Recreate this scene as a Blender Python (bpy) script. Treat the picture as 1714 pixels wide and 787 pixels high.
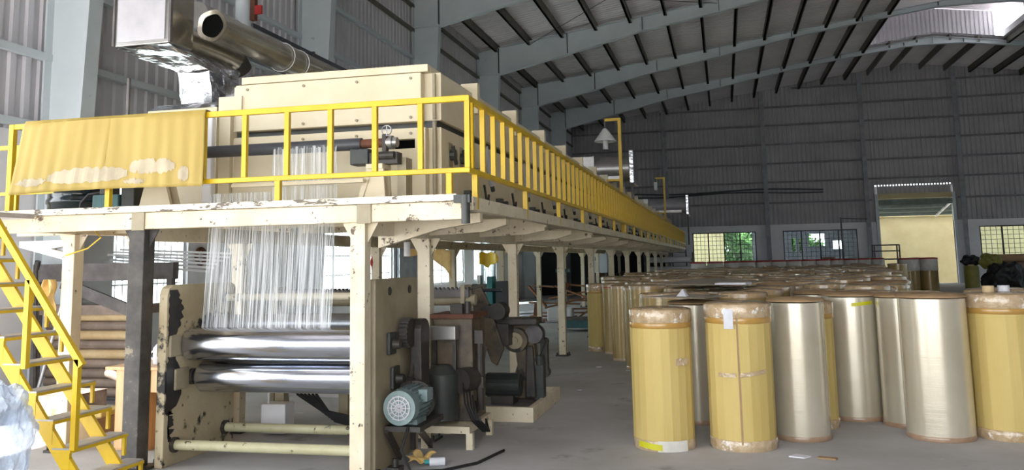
import bpy, bmesh, math, random
from mathutils import Vector, Matrix, noise

for o in list(bpy.data.objects):
    bpy.data.objects.remove(o, do_unlink=True)
scene = bpy.context.scene
COL = scene.collection
rng = random.Random(7)

# ------------------------------------------------------------------ camera
YAW, PITCH, ROLL, FPX = -0.2357, 0.1285, -0.0192, 1451.2
cam_data = bpy.data.cameras.new('camera')
cam = bpy.data.objects.new('camera', cam_data)
COL.objects.link(cam)
_f = Vector((math.sin(YAW) * math.cos(PITCH), math.cos(YAW) * math.cos(PITCH), math.sin(PITCH)))
_r = Vector((math.cos(YAW), -math.sin(YAW), 0))
_u = _r.cross(_f)
_r2 = _r * math.cos(ROLL) + _u * math.sin(ROLL)
_u2 = _u * math.cos(ROLL) - _r * math.sin(ROLL)
mw = Matrix.Identity(4)
for i in range(3):
    mw[i][0], mw[i][1], mw[i][2] = _r2[i], _u2[i], -_f[i]
mw.translation = Vector((0, 0, 1.65))
cam.matrix_world = mw
cam_data.sensor_width = 36
cam_data.sensor_fit = 'HORIZONTAL'
cam_data.lens = FPX / 1714 * 36
cam_data.shift_y = (249.5 - 393.5) / 1714
cam_data.clip_end = 300
scene.camera = cam

# ------------------------------------------------------------------ world, light, exposure
world = bpy.data.worlds.new('overcast_sky')
scene.world = world
world.use_nodes = True
_bg = world.node_tree.nodes['Background']
_bg.inputs['Color'].default_value = (0.93, 0.97, 1.0, 1)
_bg.inputs['Strength'].default_value = 5.5

scene.view_settings.view_transform = 'Standard'
scene.view_settings.look = 'None'
scene.view_settings.gamma = 1
scene.view_settings.use_curve_mapping = False
scene.view_settings.exposure = 0.28


def portal(name, loc, rot, sx, sy):
    l = bpy.data.lights.new(name, 'AREA')
    l.shape = 'RECTANGLE'
    l.size, l.size_y = sx, sy
    l.cycles.is_portal = True
    o = bpy.data.objects.new(name, l)
    COL.objects.link(o)
    o.location = loc
    o.rotation_euler = rot


HP = math.pi / 2
FRONT_Y = -6.0
portal('daylight_front_opening', (-1.7, FRONT_Y - .3, 2.9), (HP, 0, 0), 13.4, 5.8)      # light travels to +Y
portal('daylight_left_window', (-9.05, 22.5, 2.07), (0, -HP, 0), 2.25, 23)
portal('daylight_right_windows', (30.2, 26.5, 2.07), (0, HP, 0), 2.25, 37)  # portal for the added right windows
portal('daylight_left_gate', (-9.1, .5, 2.4), (0, -HP, 0), 4.8, 12)  # portal for the added side opening


_sun = bpy.data.lights.new('sun', 'SUN')
_sun.energy = 23.0
_sun.angle = math.radians(1.0)
_sun.color = (1.0, .985, .96)
sun = bpy.data.objects.new('sun', _sun)
COL.objects.link(sun)
sun.rotation_euler = (math.radians(40), 0, math.radians(-38))   # high, from behind the photographer


# ------------------------------------------------------------------ materials
def lin(c):
    out = []
    for x in c:
        x = x / 255
        out.append(x / 12.92 if x <= .04045 else ((x + .055) / 1.055) ** 2.4)
    return (*out, 1)


def nd(nt, t, **kw):
    n = nt.nodes.new(t)
    for k, v in kw.items():
        setattr(n, k, v)
    return n


def mat(name, c, c2=None, sc=3.0, rough=.6, metal=0.0, bump=0.0, bsc=40.0, wear=(), stretch=(1, 1, 1),
        coat=0.0, rnd=0.0, spec=.5, emit=None, rough2=None, lo=.35, hi=.65, bstretch=None):
    m = bpy.data.materials.new(name)
    m.use_nodes = True
    nt = m.node_tree
    b = nt.nodes['Principled BSDF']
    b.inputs['Roughness'].default_value = rough
    b.inputs['Metallic'].default_value = metal
    b.inputs['Coat Weight'].default_value = coat
    b.inputs['Coat Roughness'].default_value = .12
    b.inputs['Specular IOR Level'].default_value = spec
    tc = nd(nt, 'ShaderNodeTexCoord')
    mp = nd(nt, 'ShaderNodeMapping')
    mp.inputs['Scale'].default_value = stretch
    nt.links.new(tc.outputs['Object'], mp.inputs['Vector'])
    co = mp.outputs['Vector']
    if c2 is None:
        c2 = tuple(x * .86 for x in c)
    n1 = nd(nt, 'ShaderNodeTexNoise')
    n1.inputs['Scale'].default_value = sc
    n1.inputs['Detail'].default_value = 5
    n1.inputs['Roughness'].default_value = .6
    nt.links.new(co, n1.inputs['Vector'])
    mr = nd(nt, 'ShaderNodeMapRange')
    mr.inputs['From Min'].default_value = lo
    mr.inputs['From Max'].default_value = hi
    nt.links.new(n1.outputs['Fac'], mr.inputs['Value'])
    mx = nd(nt, 'ShaderNodeMix', data_type='RGBA')
    mx.inputs['A'].default_value = lin(c)
    mx.inputs['B'].default_value = lin(c2)
    nt.links.new(mr.outputs['Result'], mx.inputs['Factor'])
    out = mx.outputs['Result']
    for (wc, wsc, thr, soft) in wear:
        nw = nd(nt, 'ShaderNodeTexNoise')
        nw.inputs['Scale'].default_value = wsc
        nw.inputs['Detail'].default_value = 6
        nw.inputs['Roughness'].default_value = .65
        nt.links.new(co, nw.inputs['Vector'])
        mw_ = nd(nt, 'ShaderNodeMapRange')
        mw_.inputs['From Min'].default_value = thr
        mw_.inputs['From Max'].default_value = thr + soft
        nt.links.new(nw.outputs['Fac'], mw_.inputs['Value'])
        m2 = nd(nt, 'ShaderNodeMix', data_type='RGBA')
        m2.inputs['B'].default_value = lin(wc)
        nt.links.new(mw_.outputs['Result'], m2.inputs['Factor'])
        nt.links.new(out, m2.inputs['A'])
        out = m2.outputs['Result']
    if rnd:
        oi = nd(nt, 'ShaderNodeObjectInfo')
        r1 = nd(nt, 'ShaderNodeMapRange')
        r1.inputs['To Min'].default_value = 1 - rnd
        r1.inputs['To Max'].default_value = 1 + rnd
        nt.links.new(oi.outputs['Random'], r1.inputs['Value'])
        hs = nd(nt, 'ShaderNodeHueSaturation')
        nt.links.new(r1.outputs['Result'], hs.inputs['Value'])
        nt.links.new(out, hs.inputs['Color'])
        out = hs.outputs['Color']
    nt.links.new(out, b.inputs['Base Color'])
    if rough2 is not None:
        r2 = nd(nt, 'ShaderNodeMapRange')
        r2.inputs['To Min'].default_value = rough
        r2.inputs['To Max'].default_value = rough2
        nt.links.new(mr.outputs['Result'], r2.inputs['Value'])
        nt.links.new(r2.outputs['Result'], b.inputs['Roughness'])
    if bump:
        nb = nd(nt, 'ShaderNodeTexNoise')
        nb.inputs['Scale'].default_value = bsc
        nb.inputs['Detail'].default_value = 3
        if bstretch:
            mp2 = nd(nt, 'ShaderNodeMapping')
            mp2.inputs['Scale'].default_value = bstretch
            nt.links.new(tc.outputs['Object'], mp2.inputs['Vector'])
            nt.links.new(mp2.outputs['Vector'], nb.inputs['Vector'])
        else:
            nt.links.new(co, nb.inputs['Vector'])
        bp_ = nd(nt, 'ShaderNodeBump')
        bp_.inputs['Strength'].default_value = bump
        bp_.inputs['Distance'].default_value = .02
        nt.links.new(nb.outputs['Fac'], bp_.inputs['Height'])
        nt.links.new(bp_.outputs['Normal'], b.inputs['Normal'])
    if emit:
        b.inputs['Emission Color'].default_value = lin(emit[0])
        b.inputs['Emission Strength'].default_value = emit[1]
    return m


def see_through(name, tint, alpha_lo, alpha_hi, scale, stretch, gloss_rough=.15, col=(240, 243, 246), lo=.4, hi=.62):
    """thin clear sheet: transparent with a glossy / milky streak pattern"""
    m = bpy.data.materials.new(name)
    m.use_nodes = True
    nt = m.node_tree
    b = nt.nodes['Principled BSDF']
    b.inputs['Base Color'].default_value = lin(col)
    b.inputs['Roughness'].default_value = gloss_rough
    tr = nd(nt, 'ShaderNodeBsdfTransparent')
    tr.inputs['Color'].default_value = lin(tint)
    ms = nd(nt, 'ShaderNodeMixShader')
    tc = nd(nt, 'ShaderNodeTexCoord')
    mp = nd(nt, 'ShaderNodeMapping')
    mp.inputs['Scale'].default_value = stretch
    n1 = nd(nt, 'ShaderNodeTexNoise')
    n1.inputs['Scale'].default_value = scale
    n1.inputs['Detail'].default_value = 4
    mr = nd(nt, 'ShaderNodeMapRange')
    mr.inputs['From Min'].default_value = lo
    mr.inputs['From Max'].default_value = hi
    mr.inputs['To Min'].default_value = alpha_lo
    mr.inputs['To Max'].default_value = alpha_hi
    nt.links.new(tc.outputs['Object'], mp.inputs['Vector'])
    nt.links.new(mp.outputs['Vector'], n1.inputs['Vector'])
    nt.links.new(n1.outputs['Fac'], mr.inputs['Value'])
    nt.links.new(mr.outputs['Result'], ms.inputs['Fac'])
    nt.links.new(tr.outputs[0], ms.inputs[1])
    nt.links.new(b.outputs[0], ms.inputs[2])
    nt.links.new(ms.outputs[0], nt.nodes['Material Output'].inputs['Surface'])
    return m


K = {}
K['concrete'] = mat('concrete_floor', (188, 187, 188), (160, 158, 156), sc=.7, rough=.85, rough2=.6, bump=.12, bsc=30, spec=.3,
                    wear=[((126, 122, 118), 1.3, .6, .12), ((204, 203, 205), 2.2, .64, .1)])
K['ground'] = mat('outdoor_ground', (196, 192, 184), rough=.9)
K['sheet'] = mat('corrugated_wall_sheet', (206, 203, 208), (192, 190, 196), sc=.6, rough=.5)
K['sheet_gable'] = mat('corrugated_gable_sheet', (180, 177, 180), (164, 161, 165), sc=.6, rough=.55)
K['roof'] = mat('roof_sheet', (240, 234, 236), (226, 220, 223), sc=.4, rough=.45)
K['purlin'] = mat('purlin_steel', (112, 108, 100), rough=.6, metal=.2)
K['frame'] = mat('frame_blue_grey_paint', (206, 214, 218), (194, 203, 208), sc=.9, rough=.5,
                 wear=[((112, 118, 120), 3, .66, .1)])
K['girt_grey'] = mat('girt_grey', (136, 134, 138), rough=.6)
K['gable_post'] = mat('gable_post_grey', (158, 160, 166), rough=.6)
K['seam'] = mat('dark_seam', (84, 88, 90), rough=.7)
K['plaster'] = mat('white_plaster', (234, 233, 236), (222, 221, 224), sc=1.2, rough=.85)
K['cream'] = mat('cream_paint', (222, 210, 182), (212, 198, 166), sc=2.0, rough=.42,
                 wear=[((120, 100, 72), 7, .71, .04)])
K['cream_worn'] = mat('worn_cream_paint', (226, 214, 190), (208, 194, 164), sc=3.0, rough=.5, bump=.1, bsc=25,
                      wear=[((92, 74, 54), 7, .62, .04), ((70, 60, 50), 20, .64, .04)])
K['cream_flaky'] = mat('flaking_cream_paint', (240, 232, 214), (226, 214, 190), sc=4, rough=.55, bump=.15, bsc=40,
                       wear=[((104, 94, 84), 16, .54, .05)], stretch=(.5, 1, 1.6))
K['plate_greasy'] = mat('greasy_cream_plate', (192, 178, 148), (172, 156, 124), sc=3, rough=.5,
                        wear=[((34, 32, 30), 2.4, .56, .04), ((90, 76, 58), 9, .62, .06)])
K['plate'] = mat('cream_machine_plate', (162, 151, 126), (140, 128, 104), sc=2.5, rough=.5,
                 wear=[((96, 84, 66), 4, .64, .12), ((40, 36, 32), 8, .7, .05)])
K['tie'] = mat('greenish_worn_bar', (194, 190, 156), (174, 168, 134), sc=4, rough=.4, wear=[((70, 64, 50), 10, .62, .05), ((112, 112, 110), 3, .66, .03)])
K['film_foot'] = mat('brown_foot_tape', (168, 140, 116), (150, 122, 98), sc=8, rough=.3, coat=.4)
K['stain'] = mat('black_grease', (30, 29, 29), (52, 48, 44), sc=8, rough=.45)
K['black_post'] = mat('worn_black_post', (52, 50, 50), (84, 80, 76), sc=6, rough=.55,
                      wear=[((150, 138, 116), 6, .66, .04)])
K['yellow'] = mat('yellow_paint', (222, 184, 16), (206, 167, 10), sc=3, rough=.38,
                  wear=[((150, 120, 50), 12, .72, .04)])
K['card'] = mat('yellow_cardboard', (204, 181, 114), (192, 167, 96), sc=1.4, rough=.68, rnd=.04, stretch=(1, 1, .35),
                bump=.15, bsc=6, bstretch=(9, 9, .3))
K['card_sheet'] = mat('cardboard_sheet', (176, 152, 78), (164, 139, 66), sc=2.0, rough=.62, stretch=(2, 1, .3))
K['torn'] = mat('torn_paper_layer', (192, 178, 152), rough=.85)
K['brown_card'] = mat('brown_cardboard', (166, 138, 102), (148, 120, 86), sc=4, rough=.75, rnd=.06, bump=.15, bsc=18)
K['grey_card'] = mat('grey_cardboard', (150, 142, 128), (134, 126, 112), sc=3, rough=.75)
K['film'] = mat('tape_film_roll', (208, 200, 182), (196, 185, 162), sc=1.2, rough=.24, metal=.38, coat=.6, rnd=.05,
                bump=.08, bsc=3, bstretch=(.15, .15, 60))
K['film_tan'] = mat('tan_film_roll', (178, 154, 102), (160, 134, 82), sc=1.3, rough=.26, metal=.12, coat=.6, rnd=.08,
                    bump=.22, bsc=3, bstretch=(.15, .15, 30))
K['cap_tape'] = mat('clear_taped_cap', (190, 164, 128), (164, 138, 100), sc=9, rough=.22, coat=.5, rnd=.08, bump=.5, bsc=16,
                    wear=[((222, 214, 206), 11, .62, .05)])
K['clear_tape'] = mat('crinkled_tape_band', (198, 176, 146), (172, 146, 110), sc=12, rough=.14, coat=.8, bump=.7, bsc=20,
                      wear=[((236, 230, 224), 9, .6, .05)])
K['brown_tape'] = mat('brown_tape', (196, 152, 78), rough=.3, coat=.5)
K['white_tape'] = mat('white_tape', (226, 222, 214), rough=.4)
K['lime_tape'] = mat('lime_tape', (214, 208, 40), rough=.4)
K['red_cap'] = mat('red_cap', (176, 40, 40), rough=.4, rnd=.1)
K['chrome'] = mat('polished_chrome', (208, 212, 222), (196, 200, 212), sc=2, rough=.14, metal=1, rough2=.22,
                  stretch=(.3, 3, 3))
K['steel'] = mat('bare_steel', (170, 172, 176), rough=.35, metal=.9)
K['galv'] = mat('galvanised_duct', (176, 174, 172), (150, 148, 144), sc=2, rough=.33, metal=.75)
K['foil'] = mat('crumpled_foil', (214, 216, 222), (190, 190, 192), sc=4, rough=.16, metal=.95, bump=.9, bsc=5)
K['foil_dull'] = mat('dull_foil', (196, 190, 176), (168, 160, 144), sc=3, rough=.26, metal=.85, bump=.6, bsc=4)
K['black'] = mat('greasy_black_steel', (40, 38, 37), (62, 56, 50), sc=7, rough=.5, bump=.2, bsc=30)
K['void'] = mat('soot_black', (10, 10, 10), rough=.95, spec=.1)  # black stands in for the shade inside slots, bores and tube ends
K['rubber'] = mat('dark_grey_rubber', (70, 72, 78), (60, 62, 66), sc=4, rough=.42)
K['rust'] = mat('rusty_brown', (112, 66, 44), (84, 52, 38), sc=12, rough=.7)
K['motor'] = mat('grey_green_motor_paint', (128, 146, 146), (104, 122, 122), sc=5, rough=.45)
K['motor_black'] = mat('dark_motor_paint', (46, 50, 50), (60, 62, 58), sc=6, rough=.45)
K['panel_grey'] = mat('zinc_panel', (188, 186, 192), (172, 170, 176), sc=3, rough=.45, metal=.2)
K['greasy'] = mat('greasy_brown_machine', (112, 96, 74), (70, 62, 52), sc=4, rough=.5, wear=[((36, 34, 32), 3.0, .54, .08)])  # grease, plus a darker brown carrying the shade under the platform
K['teal'] = mat('teal_paint', (44, 150, 150), (36, 120, 122), sc=4, rough=.45)
K['teal_dull'] = mat('dull_teal_paint', (70, 118, 122), (60, 96, 98), sc=4, rough=.5)
K['drum'] = mat('dark_blue_drum', (24, 40, 50), rough=.18, coat=.5)
K['wood'] = mat('broken_wood', (160, 116, 84), (128, 88, 62), sc=5, rough=.8, stretch=(1, 8, 8), rnd=.2)
K['desk'] = mat('desk_laminate', (222, 180, 132), (208, 162, 112), sc=3, rough=.4, stretch=(6, 6, .6))
K['tube_grey'] = mat('grey_wrapped_tube', (140, 124, 112), (112, 98, 88), sc=4, rough=.4, rnd=.12, coat=.3)
K['tube_tan'] = mat('tan_paper_tube', (196, 174, 134), (178, 152, 112), sc=4, rough=.6)
K['rack'] = mat('grey_rack_steel', (108, 104, 104), (86, 82, 82), sc=6, rough=.6)
K['white_paint'] = mat('white_paint', (240, 240, 242), rough=.5)
K['lamp_white'] = mat('enamel_lamp_shade', (226, 228, 228), rough=.3)
K['tread'] = mat('worn_step_plate', (190, 186, 186), (168, 164, 162), sc=9, rough=.5, metal=.3)
K['cloth_y'] = mat('yellow_rag', (222, 190, 130), (204, 166, 100), sc=8, rough=.9)
K['dark_door'] = mat('black_panel', (26, 26, 28), rough=.7)
K['dark_grey'] = mat('dark_grey_steel', (84, 86, 92), (70, 72, 78), sc=2, rough=.6)
K['door_grey'] = mat('grey_metal_door', (150, 152, 158), rough=.6)
K['outside_cream'] = mat('outside_cream_wall', (206, 194, 150), (194, 180, 136), sc=1.0, rough=.85)
K['canopy'] = mat('canopy_sheet', (122, 132, 124), rough=.6)
K['leaf'] = mat('tree_leaves', (92, 140, 60), (60, 104, 40), sc=3, rough=.7)
K['bark'] = mat('bark', (92, 72, 54), rough=.9)
K['tarp'] = mat('dark_tarpaulin', (40, 40, 44), (28, 28, 30), sc=3, rough=.5)
K['olive'] = mat('olive_drum_wrap', (136, 132, 60), (116, 112, 48), sc=3, rough=.5)
K['orange'] = mat('orange_plastic', (232, 140, 50), rough=.45)
K['cable'] = mat('black_cable', (28, 28, 30), rough=.5)
K['paper'] = mat('white_paper', (232, 232, 240), rough=.8)
K['rubble'] = mat('rubble_sack', (150, 128, 112), (110, 92, 80), sc=6, rough=.85)
K['glass'] = see_through('window_glass', (236, 244, 244), .06, .1, 2, (1, 1, 1), gloss_rough=.05)
K['web'] = see_through('clear_film_web', (240, 243, 246), .1, .8, 9, (14, 1, .1), gloss_rough=.25, lo=.42, hi=.7)
K['bag'] = see_through('plastic_bag_film', (236, 240, 246), .12, .75, 5, (1, 1, 1), gloss_rough=.2, lo=.3, hi=.6,
                       col=(214, 224, 238))


# ------------------------------------------------------------------ mesh builder
class MB:
    def __init__(s):
        s.v, s.f = [], []

    def _add(s, vs, fs):
        n = len(s.v)
        s.v += [tuple(p) for p in vs]
        s.f += [tuple(i + n for i in f) for f in fs]
        return s

    def box(s, x0, x1, y0, y1, z0, z1):
        return s._add([(x0, y0, z0), (x1, y0, z0), (x1, y1, z0), (x0, y1, z0), (x0, y0, z1), (x1, y0, z1), (x1, y1, z1), (x0, y1, z1)],
                      [(0, 3, 2, 1), (4, 5, 6, 7), (0, 1, 5, 4), (1, 2, 6, 5), (2, 3, 7, 6), (3, 0, 4, 7)])

    def bar(s, p0, p1, w, h, up=(0, 0, 1)):
        p0, p1 = Vector(p0), Vector(p1)
        d = (p1 - p0).normalized()
        up = Vector(up)
        if abs(d.dot(up)) > .98:
            up = Vector((0, 1, 0))
        a = d.cross(up).normalized() * (w / 2)
        b = a.cross(d).normalized() * (h / 2)
        vs = [p + i * a + j * b for p in (p0, p1) for i, j in ((-1, -1), (1, -1), (1, 1), (-1, 1))]
        return s._add(vs, [(3, 2, 1, 0), (4, 5, 6, 7), (0, 1, 5, 4), (1, 2, 6, 5), (2, 3, 7, 6), (3, 0, 4, 7)])

    def cyl(s, p0, p1, r, r1=None, n=20, cap=True):
        p0, p1 = Vector(p0), Vector(p1)
        r1 = r if r1 is None else r1
        d = (p1 - p0).normalized()
        u = d.orthogonal().normalized()
        w = d.cross(u)
        vs = []
        for p, rr in ((p0, r), (p1, r1)):
            for i in range(n):
                a = 2 * math.pi * i / n
                vs.append(p + (u * math.cos(a) + w * math.sin(a)) * rr)
        fs = [(i, (i + 1) % n, n + (i + 1) % n, n + i) for i in range(n)]
        if cap:
            fs += [tuple(range(n))[::-1], tuple(range(n, 2 * n))]
        return s._add(vs, fs)

    def tube(s, pts, r, n=8):
        pts = [Vector(p) for p in pts]
        vs, fs = [], []
        u = None
        for i, p in enumerate(pts):
            d = (pts[min(i + 1, len(pts) - 1)] - pts[max(i - 1, 0)]).normalized()
            if u is None:
                u = d.orthogonal().normalized()
            u = (u - d * u.dot(d)).normalized()
            w = d.cross(u)
            for k in range(n):
                a = 2 * math.pi * k / n
                vs.append(p + (u * math.cos(a) + w * math.sin(a)) * r)
        for i in range(len(pts) - 1):
            for k in range(n):
                fs.append((i * n + k, i * n + (k + 1) % n, (i + 1) * n + (k + 1) % n, (i + 1) * n + k))
        fs += [tuple(range(n))[::-1], tuple(range((len(pts) - 1) * n, len(pts) * n))]
        return s._add(vs, fs)

    def prism(s, pts, axis, a, b):
        n = len(pts)
        mk = {'x': lambda p, t: (t, p[0], p[1]), 'y': lambda p, t: (p[0], t, p[1]), 'z': lambda p, t: (p[0], p[1], t)}[axis]
        vs = [mk(p, a) for p in pts] + [mk(p, b) for p in pts]
        fs = [(i, (i + 1) % n, n + (i + 1) % n, n + i) for i in range(n)] + [tuple(range(n))[::-1], tuple(range(n, 2 * n))]
        return s._add(vs, fs)

    def lathe(s, prof, c=(0, 0, 0), n=32, wob=None):
        vs, fs = [], []
        m = len(prof)
        for j, (r, z) in enumerate(prof):
            for i in range(n):
                a = 2 * math.pi * i / n
                rr = r * (wob(a, z) if wob else 1)
                vs.append((c[0] + rr * math.cos(a), c[1] + rr * math.sin(a), c[2] + z))
        for j in range(m - 1):
            for i in range(n):
                fs.append((j * n + i, j * n + (i + 1) % n, (j + 1) * n + (i + 1) % n, (j + 1) * n + i))
        if prof[0][0] > .001:
            fs.append(tuple(range(n))[::-1])
        if prof[-1][0] > .001:
            fs.append(tuple(range((m - 1) * n, m * n)))
        return s._add(vs, fs)

    def grid(s, fn, nu, nv):
        vs = [fn(i / nu, j / nv) for j in range(nv + 1) for i in range(nu + 1)]
        fs = [(j * (nu + 1) + i, j * (nu + 1) + i + 1, (j + 1) * (nu + 1) + i + 1, (j + 1) * (nu + 1) + i)
              for j in range(nv) for i in range(nu)]
        return s._add(vs, fs)

    def build(s, name, m, parent=None, smooth=False, bevel=0, recalc=True, solid=0):
        me = bpy.data.meshes.new(name)
        me.from_pydata(s.v, [], s.f)
        if recalc:
            bm = bmesh.new()
            bm.from_mesh(me)
            bmesh.ops.recalc_face_normals(bm, faces=bm.faces)
            bm.to_mesh(me)
            bm.free()
        if smooth:
            for p in me.polygons:
                p.use_smooth = True
            me.set_sharp_from_angle(angle=math.radians(38))
        me.materials.append(K[m])
        o = bpy.data.objects.new(name, me)
        COL.objects.link(o)
        if parent is not None:
            adopt(o, parent)
        if bevel:
            bv = o.modifiers.new('bevel', 'BEVEL')
            bv.width = bevel
            bv.segments = 2
            bv.limit_method = 'ANGLE'
        if solid:
            sd = o.modifiers.new('solid', 'SOLIDIFY')
            sd.thickness = solid
            sd.offset = 0
        return o


def adopt(o, parent):
    # parents here are never rotated while parts are attached; parts are built in world coordinates
    o.parent = parent
    o.matrix_parent_inverse = Matrix.Translation(-(parent.location if parent.parent is not None else root_loc(parent)))


def root_loc(p):
    while p.parent is not None:
        p = p.parent
    return p.location.copy()


def tag(o, label, cat, group=None):
    o['label'] = label
    o['category'] = cat
    if group:
        o['group'] = group
    return o


def thing(name, label, cat, loc=(0, 0, 0), group=None):
    o = bpy.data.objects.new(name, None)
    o.empty_display_size = .1
    COL.objects.link(o)
    o.location = loc
    return tag(o, label, cat, group)


def struct(o):
    o['kind'] = 'structure'
    return o


def share(src, name, parent, loc=(0, 0, 0)):
    """another object on the same mesh, moved by loc"""
    o = bpy.data.objects.new(name, src.data)
    COL.objects.link(o)
    if parent is not None:
        adopt(o, parent)
    o.location = loc
    for m in src.modifiers:
        if m.type == 'BEVEL':
            bv = o.modifiers.new('bevel', 'BEVEL')
            bv.width, bv.segments, bv.limit_method = m.width, m.segments, m.limit_method
    return o


def copy_tree(root, loc, rz=0, label=None, group=None, scale=None):
    r = root.copy()
    COL.objects.link(r)
    r.location = loc
    r.rotation_euler = (0, 0, rz)
    if scale:
        r.scale = scale
    if label:
        r['label'] = label
    if group:
        r['group'] = group
    for ch in root.children:
        c = ch.copy()
        COL.objects.link(c)
        c.parent = r
        for g in ch.children:
            d = g.copy()
            COL.objects.link(d)
            d.parent = c
    return r


def corrugated(name, m, along, a0, a1, pos, z0, z1, pitch=.25, amp=.035, parent=None, slope=None):
    """trapezoid ribbed sheet. along 'y' -> wall at x=pos; along 'x' -> wall at y=pos (z1 may be a function)"""
    mb = MB()
    prof = []
    t = a0
    while t < a1 - 1e-6:
        for d, h in ((0, 0), (.42, 0), (.52, 1), (.9, 1)):
            q = t + d * pitch
            if q <= a1:
                prof.append((q, h * amp))
        t += pitch
    prof.append((a1, 0))
    top = z1 if callable(z1) else (lambda q: z1)
    bot = z0 if callable(z0) else (lambda q: z0)
    vs = []
    for q, h in prof:
        if along == 'y':
            vs += [(pos + h, q, bot(q)), (pos + h, q, top(q))]
        else:
            vs += [(q, pos - h, bot(q)), (q, pos - h, top(q))]
    fs = [(2 * i, 2 * i + 2, 2 * i + 3, 2 * i + 1) for i in range(len(prof) - 1)]
    mb._add(vs, fs)
    return mb.build(name, m, parent, recalc=False)


# ================================================================== THE HALL
RX, RZ, RS = 10.56, 12.47, .139         # ridge x, ridge height, roof slope
XL, XR, YB = -8.8, 29.9, 52.5
roofz = lambda x: RZ - RS * abs(x - RX)
MASON = 3.45

fl = struct(MB().box(XL - .2, XR + .2, FRONT_Y, YB + .2, -.2, 0).build('floor', 'concrete'))
gd = struct(MB().box(-70, 90, -60, 120, -.5, -.201).build('outdoor_ground', 'ground'))
gd['label'] = 'bare ground outside the hall'

# ---- left wall: masonry piers with window openings, ribbed sheet above
ADDED_GATE = (-5.5, 6.5, 4.8)                # unseen side opening, added to bring in light from the left
wl = struct(MB().box(XL - .2, XL, ADDED_GATE[1], YB, 3.2, MASON).box(XL - .2, XL, ADDED_GATE[1], YB, 0, .95).box(XL - .2, XL, FRONT_Y, ADDED_GATE[0], 0, MASON).build('wall_left', 'plaster'))
LWIN = [(11.2, 13.05), (17.6, 22.5), (24.5, 29.2), (30.4, 33.6)]
prev = ADDED_GATE[1]
pm = MB()
for a, b in LWIN:
    pm.box(XL - .2, XL, prev, a, .95, 3.2)
    prev = b
pm.box(XL - .2, XL, prev, YB, .95, 3.2)
pm.build('pier', 'plaster', wl)
corrugated('sheet_cladding', 'sheet', 'y', ADDED_GATE[1], YB + .18, XL - .06, MASON, 9.83, parent=wl)
corrugated('sheet_cladding', 'sheet', 'y', FRONT_Y, ADDED_GATE[1], XL - .06, ADDED_GATE[2], 9.83, parent=wl)
for z in (3.55, 4.5, 5.6, 6.6, 7.75, 8.6, 9.35):
    MB().box(XL - .02, XL + .07, ADDED_GATE[1] if z < ADDED_GATE[2] else FRONT_Y, YB, z - .05, z + .05).build('girt', 'frame' if z < 8 else 'purlin', wl)


def window(idx, axis, pos, a0, a1, z0, z1, nmull, nbar, nrow, fmat='dark_grey'):
    """window in the left wall (axis 'y') or the far wall (axis 'x')"""
    fr, gr, pn = MB(), MB(), MB()
    def bx(mb, u0, u1, w0, w1, d):
        if axis == 'y':
            mb.box(pos - d / 2, pos + d / 2, u0, u1, w0, w1)
        else:
            mb.box(u0, u1, pos - d / 2, pos + d / 2, w0, w1)
    t = .06
    bx(fr, a0, a0 + t, z0, z1, .1); bx(fr, a1 - t, a1, z0, z1, .1)
    bx(fr, a0 + t, a1 - t, z0, z0 + t, .1); bx(fr, a0 + t, a1 - t, z1 - t, z1, .1)
    w = struct(fr.build('window_%d' % idx, fmat))
    for k in range(1, nmull + 1):
        u = a0 + (a1 - a0) * k / (nmull + 1)
        mu = MB(); bx(mu, u - .04, u + .04, z0 + t, z1 - t, .09); mu.build('mullion', fmat, w)
    for k in range(1, nbar):
        u = a0 + (a1 - a0) * k / nbar
        bx(gr, u - .011, u + .011, z0, z1, .022)
    for k in range(1, nrow):
        zz = z0 + (z1 - z0) * k / nrow
        bx(gr, a0, a1, zz - .011, zz + .011, .03)
    g = gr.build('grille', fmat, w)
    for k in range(nmull + 1):
        u0 = a0 + (a1 - a0) * k / (nmull + 1) + .05
        u1 = a0 + (a1 - a0) * (k + 1) / (nmull + 1) - .05
        p = MB()
        d = .04
        if axis == 'y':
            p.box(pos - d, pos - d + .005, u0, u1, z0 + t, z1 - t)
        else:
            p.box(u0, u1, pos + d, pos + d + .005, z0 + t, z1 - t)
        p.build('pane', 'glass', w)
    return w


for i, (a, b) in enumerate(LWIN):
    window(i + 1, 'y', XL - .1, a, b, .95, 3.2, max(1, int((b - a) / 1.3)), int((b - a) / .16), 5, 'white_paint')

# ---- far gable wall
DX0, DX1, DTOP = 8.6, 12.45, 5.0
BW = [(-1.75, 1.86), (3.36, 7.39), (13.7, 18.2), (19.5, 24)]
WZ0, WZ1 = 1.1, 3.08
gb = MB()
edges = [XL]
for a, b in [BW[0], BW[1], (DX0, DX1), BW[2], BW[3]]:
    edges += [a, b]
edges.append(XR)
for i in range(0, len(edges), 2):
    gb.box(edges[i], edges[i + 1], YB, YB + .2, 0, MASON)
for a, b in BW:
    gb.box(a, b, YB, YB + .2, 0, WZ0)
    gb.box(a, b, YB, YB + .2, WZ1, MASON)
wb = struct(gb.build('wall_back', 'plaster'))
gz = lambda q: roofz(q) + .05
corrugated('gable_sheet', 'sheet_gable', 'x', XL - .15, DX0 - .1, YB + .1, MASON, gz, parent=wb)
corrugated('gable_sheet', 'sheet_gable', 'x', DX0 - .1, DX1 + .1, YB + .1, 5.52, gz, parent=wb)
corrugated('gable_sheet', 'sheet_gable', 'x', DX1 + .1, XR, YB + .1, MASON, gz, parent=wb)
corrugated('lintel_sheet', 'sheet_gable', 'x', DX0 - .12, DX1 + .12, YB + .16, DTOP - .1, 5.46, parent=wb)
pk = MB()
for k in range(26):
    pk.box(DX0 + k * .155, DX0 + k * .155 + .085, YB + .09, YB + .17, 5.44, 5.53)
pk = pk.build('packers', 'sheet_gable', wb)
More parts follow.
